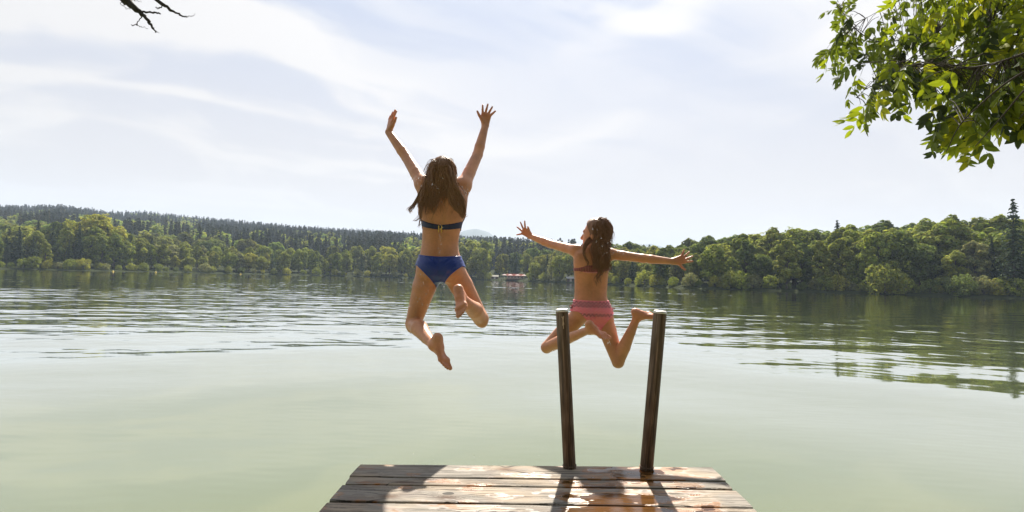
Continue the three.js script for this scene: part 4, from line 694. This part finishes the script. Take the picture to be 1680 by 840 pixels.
// ---- the smaller one, arms spread, looking to the side
{
  const D = 3.9, S = D / F, J = (x, y, d = 0) => P(x, y, D + d), prims = [];
  const sec = (x, y, w, b, d = 0) => [J(x, y, d), w * S, b];
  const torso = [sec(973, 408, 20, 0.042, -0.01), sec(972, 416, 29, 0.055, -0.015), sec(970.5, 430, 29.5, 0.07, -0.015), sec(970, 447, 28, 0.075, -0.005), sec(969.5, 468, 26.8, 0.07, 0.01), sec(969, 486, 26.6, 0.068, 0.005), sec(970.5, 500, 29.5, 0.076, -0.01), sec(972, 512, 31, 0.084, -0.015), sec(976, 523, 28, 0.078, -0.015), sec(981, 532, 17, 0.05, -0.01)];
  prims.push(trunkOf(torso, 0.006));
  prims.push(bone(J(973, 411), J(974, 396, 0.005), 0.042, 0.04, 0.025));
  const sL = J(944, 411, 0.0), eL = J(902, 400, 0.19), wL = J(871, 388, 0.30), sR = J(1001, 417, -0.01), eR = J(1055, 424, -0.09), wR = J(1104, 429, -0.13);
  prims.push(bone(J(964, 412), sL, 0.042, 0.037, 0.03), bone(J(983, 413), sR, 0.042, 0.037, 0.03));
  for (const [s, e, w] of [[sL, eL, wL], [sR, eR, wR]]) { const mid = s.clone().lerp(e, 0.4), fm = e.clone().lerp(w, 0.28); prims.push(bone(s, mid, 0.037, 0.033, 0.025), bone(mid, e, 0.033, 0.029, 0.006), bone(e, fm, 0.029, 0.029, 0.008), bone(fm, w, 0.029, 0.0195, 0.006)); }
  prims.push(bone(J(951, 420, -0.05), J(957, 436, -0.055), 0.02, 0.018, 0.035), bone(J(991, 424, -0.05), J(985, 438, -0.055), 0.02, 0.018, 0.035));
  hand(prims, wL, onScreen(-0.66, 0.5, 0.1), onScreen(0.5, 0.66, -0.2), 0.82, [50, 30, 2, -48], 40, 0.1, 0.6);
  hand(prims, wR, onScreen(0.92, 0.22, 0.05), onScreen(0.22, -0.92, -0.15), 0.86, [6, -10, -28, -50], 66, 0.12);
  const hp = headOf(prims, J(976.5, 385, 0.0), onScreen(-0.84, 0.02, 0.5), onScreen(0.06, 0.99, 0), 0.93);
  const hL = J(957, 512, 0), kL = J(897, 570, 0.06), aL = J(967, 541, -0.27), hR = J(987, 514, 0), kR = J(1014, 594, -0.09), aR = J(1045, 521, -0.16);
  for (const [h, k, a] of [[hL, kL, aL], [hR, kR, aR]]) {
    const m = h.clone().lerp(k, 0.35), out = k.clone().sub(h).normalize(), cf = k.clone().lerp(a, 0.32).addScaledVector(out, -0.004), lo = k.clone().lerp(a, 0.68);
    prims.push(bone(h, m, 0.065, 0.060, 0.03), bone(m, k, 0.060, 0.041, 0.006), bone(k, cf, 0.0395, 0.043, 0.008), bone(cf, lo, 0.043, 0.031, 0.006), bone(lo, a, 0.031, 0.0235, 0.006));
  }
  for (const x of [960, 984]) prims.push(blob(J(x, 514, -0.03), right, upv, fwd, 0.054, 0.058, 0.052, 0.03));
  foot(prims, aL, onScreen(0.72, -0.66, -0.05), onScreen(0.35, 0.55, -0.62), 0.86, -1);
  foot(prims, aR, onScreen(0.93, -0.28, 0.1), onScreen(0.1, 0.9, -0.3), 0.84, 1);
  const [lo, hi] = box3([wL.clone().addScaledVector(right, -0.15).addScaledVector(upv, 0.1), wR.clone().addScaledVector(right, 0.17), J(977, 360), kR, kL, aL.clone().addScaledVector(fwd, -0.05), J(1095, 520, -0.2), J(970, 450, 0.12)], 0.085);
  const field = fieldOf(prims), body = skinOf(field, lo, hi, 0.0045, prims);
  const person = thing('person', 'smaller person in a pink patterned swimsuit leaping with arms spread wide', 'person', V(0, 0, 0));
  const reds = [[aL.clone().addScaledVector(right, 0.08), 0.13], [aR.clone().addScaledVector(right, 0.05), 0.13], [wL.clone().addScaledVector(right, -0.08), 0.09], [wR.clone().addScaledVector(right, 0.09), 0.1]];
  part(person, 'body', skinGeo(body, skinColour([0.55, 0.25, 0.132], reds)), skinMat);
  const eyeMat = phys(lin(0.7, 0.68, 0.65), 0.15), lashMat = std(lin(0.02, 0.014, 0.01), 0.7);
  for (const e of [-1, 1]) { const eye = part(person, 'eye', new THREE.SphereGeometry(0.0105, 16, 12), eyeMat); eye.position.copy(hp(e * 0.03, 0.001, 0.07)); const iris = part(eye, 'iris', new THREE.SphereGeometry(0.0058, 12, 10), lashMat); iris.position.copy(hp(0, 0, 0.0065).sub(hp(0, 0, 0))); const o = bag(); tubeInto(o, curve([hp(e * 0.044, 0.02, 0.07), hp(e * 0.03, 0.027, 0.0815), hp(e * 0.012, 0.024, 0.084)], 6), () => 0.0026, 5); part(person, 'eyebrow', bagGeo(o), lashMat); }
  const cloth = phys(lin(1, 1, 1), 0.7, { vertexColors: true, sheen: 0.3, sheenColor: lin(0.9, 0.4, 0.45) });
  const around = (c, q) => fieldOf(prims.filter((p) => p.d(c.x, c.y, c.z) < q)), nearTop = around(J(971, 445), 0.2), nearHip = around(J(974, 512), 0.24), midX = J(973, 505).x;
  const b = J(972, 505), yTop = J(970, 493).y, low0 = J(981, 538).y, side = J(972, 511).y;
  const brief = (x, y, z) => { const xr = x - midX, t = Math.abs(xr - 0.02) / 0.128, cr = lerp(low0 - 0.01, side, Math.pow(clamp((t - 0.22) / 0.78), 0.75)); const top = y - yTop - 0.004 * Math.abs(xr) / 0.12, leg = (cr - y) * 0.8, fold = 0.0035 * (noise(x * 44 + y * 20, y * 105 - Math.abs(xr) * 60, z * 30) - 0.4), hem = Math.min(-top, -leg) < 0.006 ? 0.0022 : 0; return Math.max(nearHip(x, y, z) - 0.0045 - fold - hem, top, leg); };
  const bottomGeo = skinGeo(skinOf(brief, b.clone().add(V(-0.18, -0.16, -0.15)), b.clone().add(V(0.2, 0.12, 0.15)), 0.004), (x, y) => {
    const zig = Math.abs(((x - b.x) / 0.026 % 1 + 1) % 1 - 0.5) * 2, v = (yTop - y) / 0.02 - zig * 0.95, band = ((v % 1) + 1) % 1, row = Math.floor(v), dark = (row === 0 || row === 1) && band < 0.5 || (row === 4 && band < 0.5), pale = band > 0.62 && band < 0.8;
    return dark ? [0.10, 0.035, 0.06] : pale ? [0.85, 0.46, 0.44] : [0.76, 0.15, 0.21];
  });
  const bottom = part(person, 'swim_bottom', bottomGeo, cloth);
  { const o = bag(), k = J(939, 503, -0.02); const rose = std(lin(0.28, 0.03, 0.06), 0.7); for (const l of [[[0, 0, 0], [-0.014, 0.009, 0.004], [-0.02, 0.0, 0.006], [-0.004, -0.002, 0.002]], [[0, 0, 0], [0.002, 0.012, 0.01], [-0.008, 0.012, 0.012], [0, 0, 0.004]], [[0, 0, 0], [-0.006, -0.016, 0.004], [-0.004, -0.034, 0.004]], [[0, 0, 0], [-0.012, -0.01, 0.006], [-0.015, -0.026, 0.008]]]) tubeInto(o, curve(l.map(([x, y, z]) => k.clone().add(V(x, y, z))), 8), () => 0.0024, 5); part(bottom, 'side_tie', bagGeo(o), rose); const o2 = bag(), k2 = J(1004, 506, -0.02); for (const l of [[[0, 0, 0], [0.012, 0.004, 0.004], [0.018, -0.004, 0.004], [0.004, -0.002, 0]], [[0, 0, 0], [0.008, -0.014, 0.004]]]) tubeInto(o2, curve(l.map(([x, y, z]) => k2.clone().add(V(x, y, z))), 8), () => 0.0024, 5); part(bottom, 'side_tie', bagGeo(o2), rose); }
  const c = J(971, 445), topGeo = skinGeo(skinOf((x, y, z) => { const t = (x - c.x) / 0.12; return Math.max(nearTop(x, y, z) - 0.0045, Math.abs(y - c.y - 0.012 - 0.004 * t) - 0.026 * (1 - 0.6 * sstep(0.25, 0.9, Math.abs(t)))); }, c.clone().add(V(-0.17, -0.1, -0.14)), c.clone().add(V(0.17, 0.12, 0.14)), 0.004), (x, y) => {
    const rib = Math.abs((((x - c.x) / 0.011) % 1 + 1) % 1 - 0.5) * 2; return y < c.y - 0.006 ? [0.62, 0.25, 0.24] : rib < 0.4 ? [0.12, 0.035, 0.035] : [0.32, 0.10, 0.10];
  });
  part(person, 'swim_top', topGeo, cloth);
  const r = rngOf(777), hc = hp(0, 0, 0), face = onScreen(-0.84, 0.02, 0.5), upH = onScreen(0.06, 0.99, 0), cap = skinOf(hairCap(hc, face, upH, 0.95, -0.005), hc.clone().addScalar(-0.14), hc.clone().addScalar(0.14), 0.0045);
  const hair = bag(); hair.pos.push(...cap.pos); hair.nor.push(...cap.nor); hair.idx.push(...cap.idx);
  const scalp = (a, e) => hp(Math.sin(a) * Math.cos(e) * 0.087, 0.024 + Math.sin(e) * 0.103, -0.014 - Math.cos(a) * Math.cos(e) * 0.109), H = J, G = (l, n, o) => strands(hair, l, n, r, o);
  for (let i = 0; i < 150; i++) { const a = (r() - 0.5) * 3.1; strands(hair, [scalp(a * 0.35, 1.35), scalp(a * 0.8, 0.9), scalp(a, 0.35), scalp(a, -0.3), H(984 + 12 * Math.sin(a) + 4 * (r() - 0.5), 414 + 8 * r(), -0.075)], 3, r, { spread0: 0.005, spread1: 0.013, thick: 0.0015, wave: 0.008, steps: 20 }); }
  for (let i = 0; i < 11; i++) { const x = 974 + i * 2.5; G([scalp(-0.8 + i * 0.17, 0.1), H(972 + i * 2.3, 404, -0.09), H(x, 422, -0.1), H(x + 1, 438, -0.1), H(x + 1 + 8 * (r() - 0.5), 436 + 18 * r(), -0.095)], 22, { spread0: 0.012, spread1: 0.014, thick: 0.0017, wave: 0.011, steps: 18 }); }
  for (let i = 0; i < 3; i++) G([scalp(0.5, 0.0), H(984 + i * 3, 425, -0.1), H(983 + i * 3, 446, -0.1), H(977 + i * 3, 458, -0.095), H(978 + i * 4, 468, -0.09)], 8, { spread0: 0.01, spread1: 0.008, thick: 0.0018, wave: 0.012 });
  G([scalp(1.2, 0.3), H(962, 396, -0.07), H(957.5, 408, -0.08), H(960, 421, -0.085), H(966, 432, -0.085), H(958, 441, -0.085), H(951, 449, -0.08)], 14, { spread0: 0.008, spread1: 0.005, thick: 0.0018, wave: 0.005 });
  G([scalp(1.0, 0.1), H(963, 402, -0.08), H(958, 414, -0.085), H(962, 428, -0.085), H(966, 440, -0.085)], 16, { spread0: 0.01, spread1: 0.008, thick: 0.002, wave: 0.005 });
  G([scalp(-0.9, 1.0), H(995, 364, 0), H(1002, 374, -0.01), H(1003, 390, -0.02), H(999, 408, -0.04), H(998, 420, -0.06)], 7, { spread0: 0.012, spread1: 0.007, thick: 0.0014, wave: 0.005 });
  G([scalp(-1.2, 0.6), H(998, 384, -0.02), H(1000, 404, -0.05), H(998, 424, -0.07), H(1000, 440, -0.08)], 14, { spread0: 0.01, spread1: 0.007, thick: 0.002, wave: 0.006 });
  for (let i = 0; i < 16; i++) { const a = -(0.3 + 1.1 * r()), q = scalp(a, 1.2 - 1.2 * r()); G([q, q.clone().add(V(0.015, 0.006, 0.01)), q.clone().add(V(0.02 + 0.03 * r(), -0.05 - 0.03 * r(), 0.02)), q.clone().add(V(0.01 + 0.04 * r(), -0.12 - 0.08 * r(), 0.03))], 3, { spread0: 0.006, spread1: 0.012, thick: 0.0012, wave: 0.01 }); }
  part(person, 'hair', bagGeo(hair), hairMat(lin(0.21, 0.105, 0.055)));
}
// water flung off by the two of them
{
  const r = rngOf(99), list = [], put = (n, x0, y0, x1, y1, sx, sy, d0, d1, r0, r1) => { for (let i = 0; i < n * 0.5; i++) { const t = r(), g = () => (r() + r() + r() - 1.5); list.push([P(lerp(x0, x1, t) + g() * sx, lerp(y0, y1, t) + g() * sy, lerp(d0, d1, r())), lerp(r0 * 0.8, r1 * 1.25, Math.pow(r(), 3))]); } };
  put(60, 724, 355, 722, 415, 4, 10, 3.36, 3.48, 0.0013, 0.003);
  put(45, 712, 285, 722, 345, 12, 14, 3.3, 3.45, 0.0013, 0.0032);
  put(120, 700, 440, 685, 520, 13, 10, 3.38, 3.48, 0.0011, 0.0026);
  put(55, 700, 530, 712, 560, 12, 10, 3.2, 3.3, 0.0011, 0.0024);
  put(70, 752, 303, 768, 318, 8, 7, 3.4, 3.6, 0.0011, 0.0026);
  put(30, 676, 290, 690, 305, 8, 7, 3.4, 3.6, 0.0012, 0.0026);
  put(90, 1004, 398, 1030, 420, 9, 6, 3.6, 3.8, 0.0012, 0.003);
  put(50, 975, 375, 1000, 420, 10, 10, 3.6, 3.75, 0.0012, 0.0026);
  put(30, 726, 466, 730, 480, 6, 6, 3.4, 3.6, 0.0012, 0.003);
  put(40, 992, 556, 1002, 566, 6, 5, 3.45, 3.6, 0.0012, 0.0024);
  put(20, 660, 750, 860, 756, 30, 12, 2.85, 3.2, 0.0012, 0.0024);
  const m = new THREE.InstancedMesh(new THREE.IcosahedronGeometry(1, 1), phys(lin(1, 1, 1), 0.02, { transmission: 1, thickness: 0.003, ior: 1.33 }), list.length), M = new THREE.Matrix4();
  m.name = 'water_drops'; m.userData.kind = 'stuff'; tag(m, 'tiny water drops flung from the wet hair and legs of the leaping people', 'water drops');
  list.forEach(([p, s], i) => m.setMatrixAt(i, M.makeScale(s, s * (1 + r()), s).setPosition(p))); scene.add(m);
}
// each of these groups stands at its own base
for (const [name, p] of [['person', P(722, 445, 3.6)], ['person_001', P(972, 510, 3.9)], ['ash_tree', V(6.6, 0.2, 3.9)], ['dead_branch', P(201, -4, 5.2)], ['wooden_dock', leftEdge[0].clone().lerp(rightEdge[12], 0.5)]]) {
  const o = scene.getObjectByName(name); o.position.copy(p); for (const c of o.children) c.position.sub(p);
}
renderer.render(scene, camera);
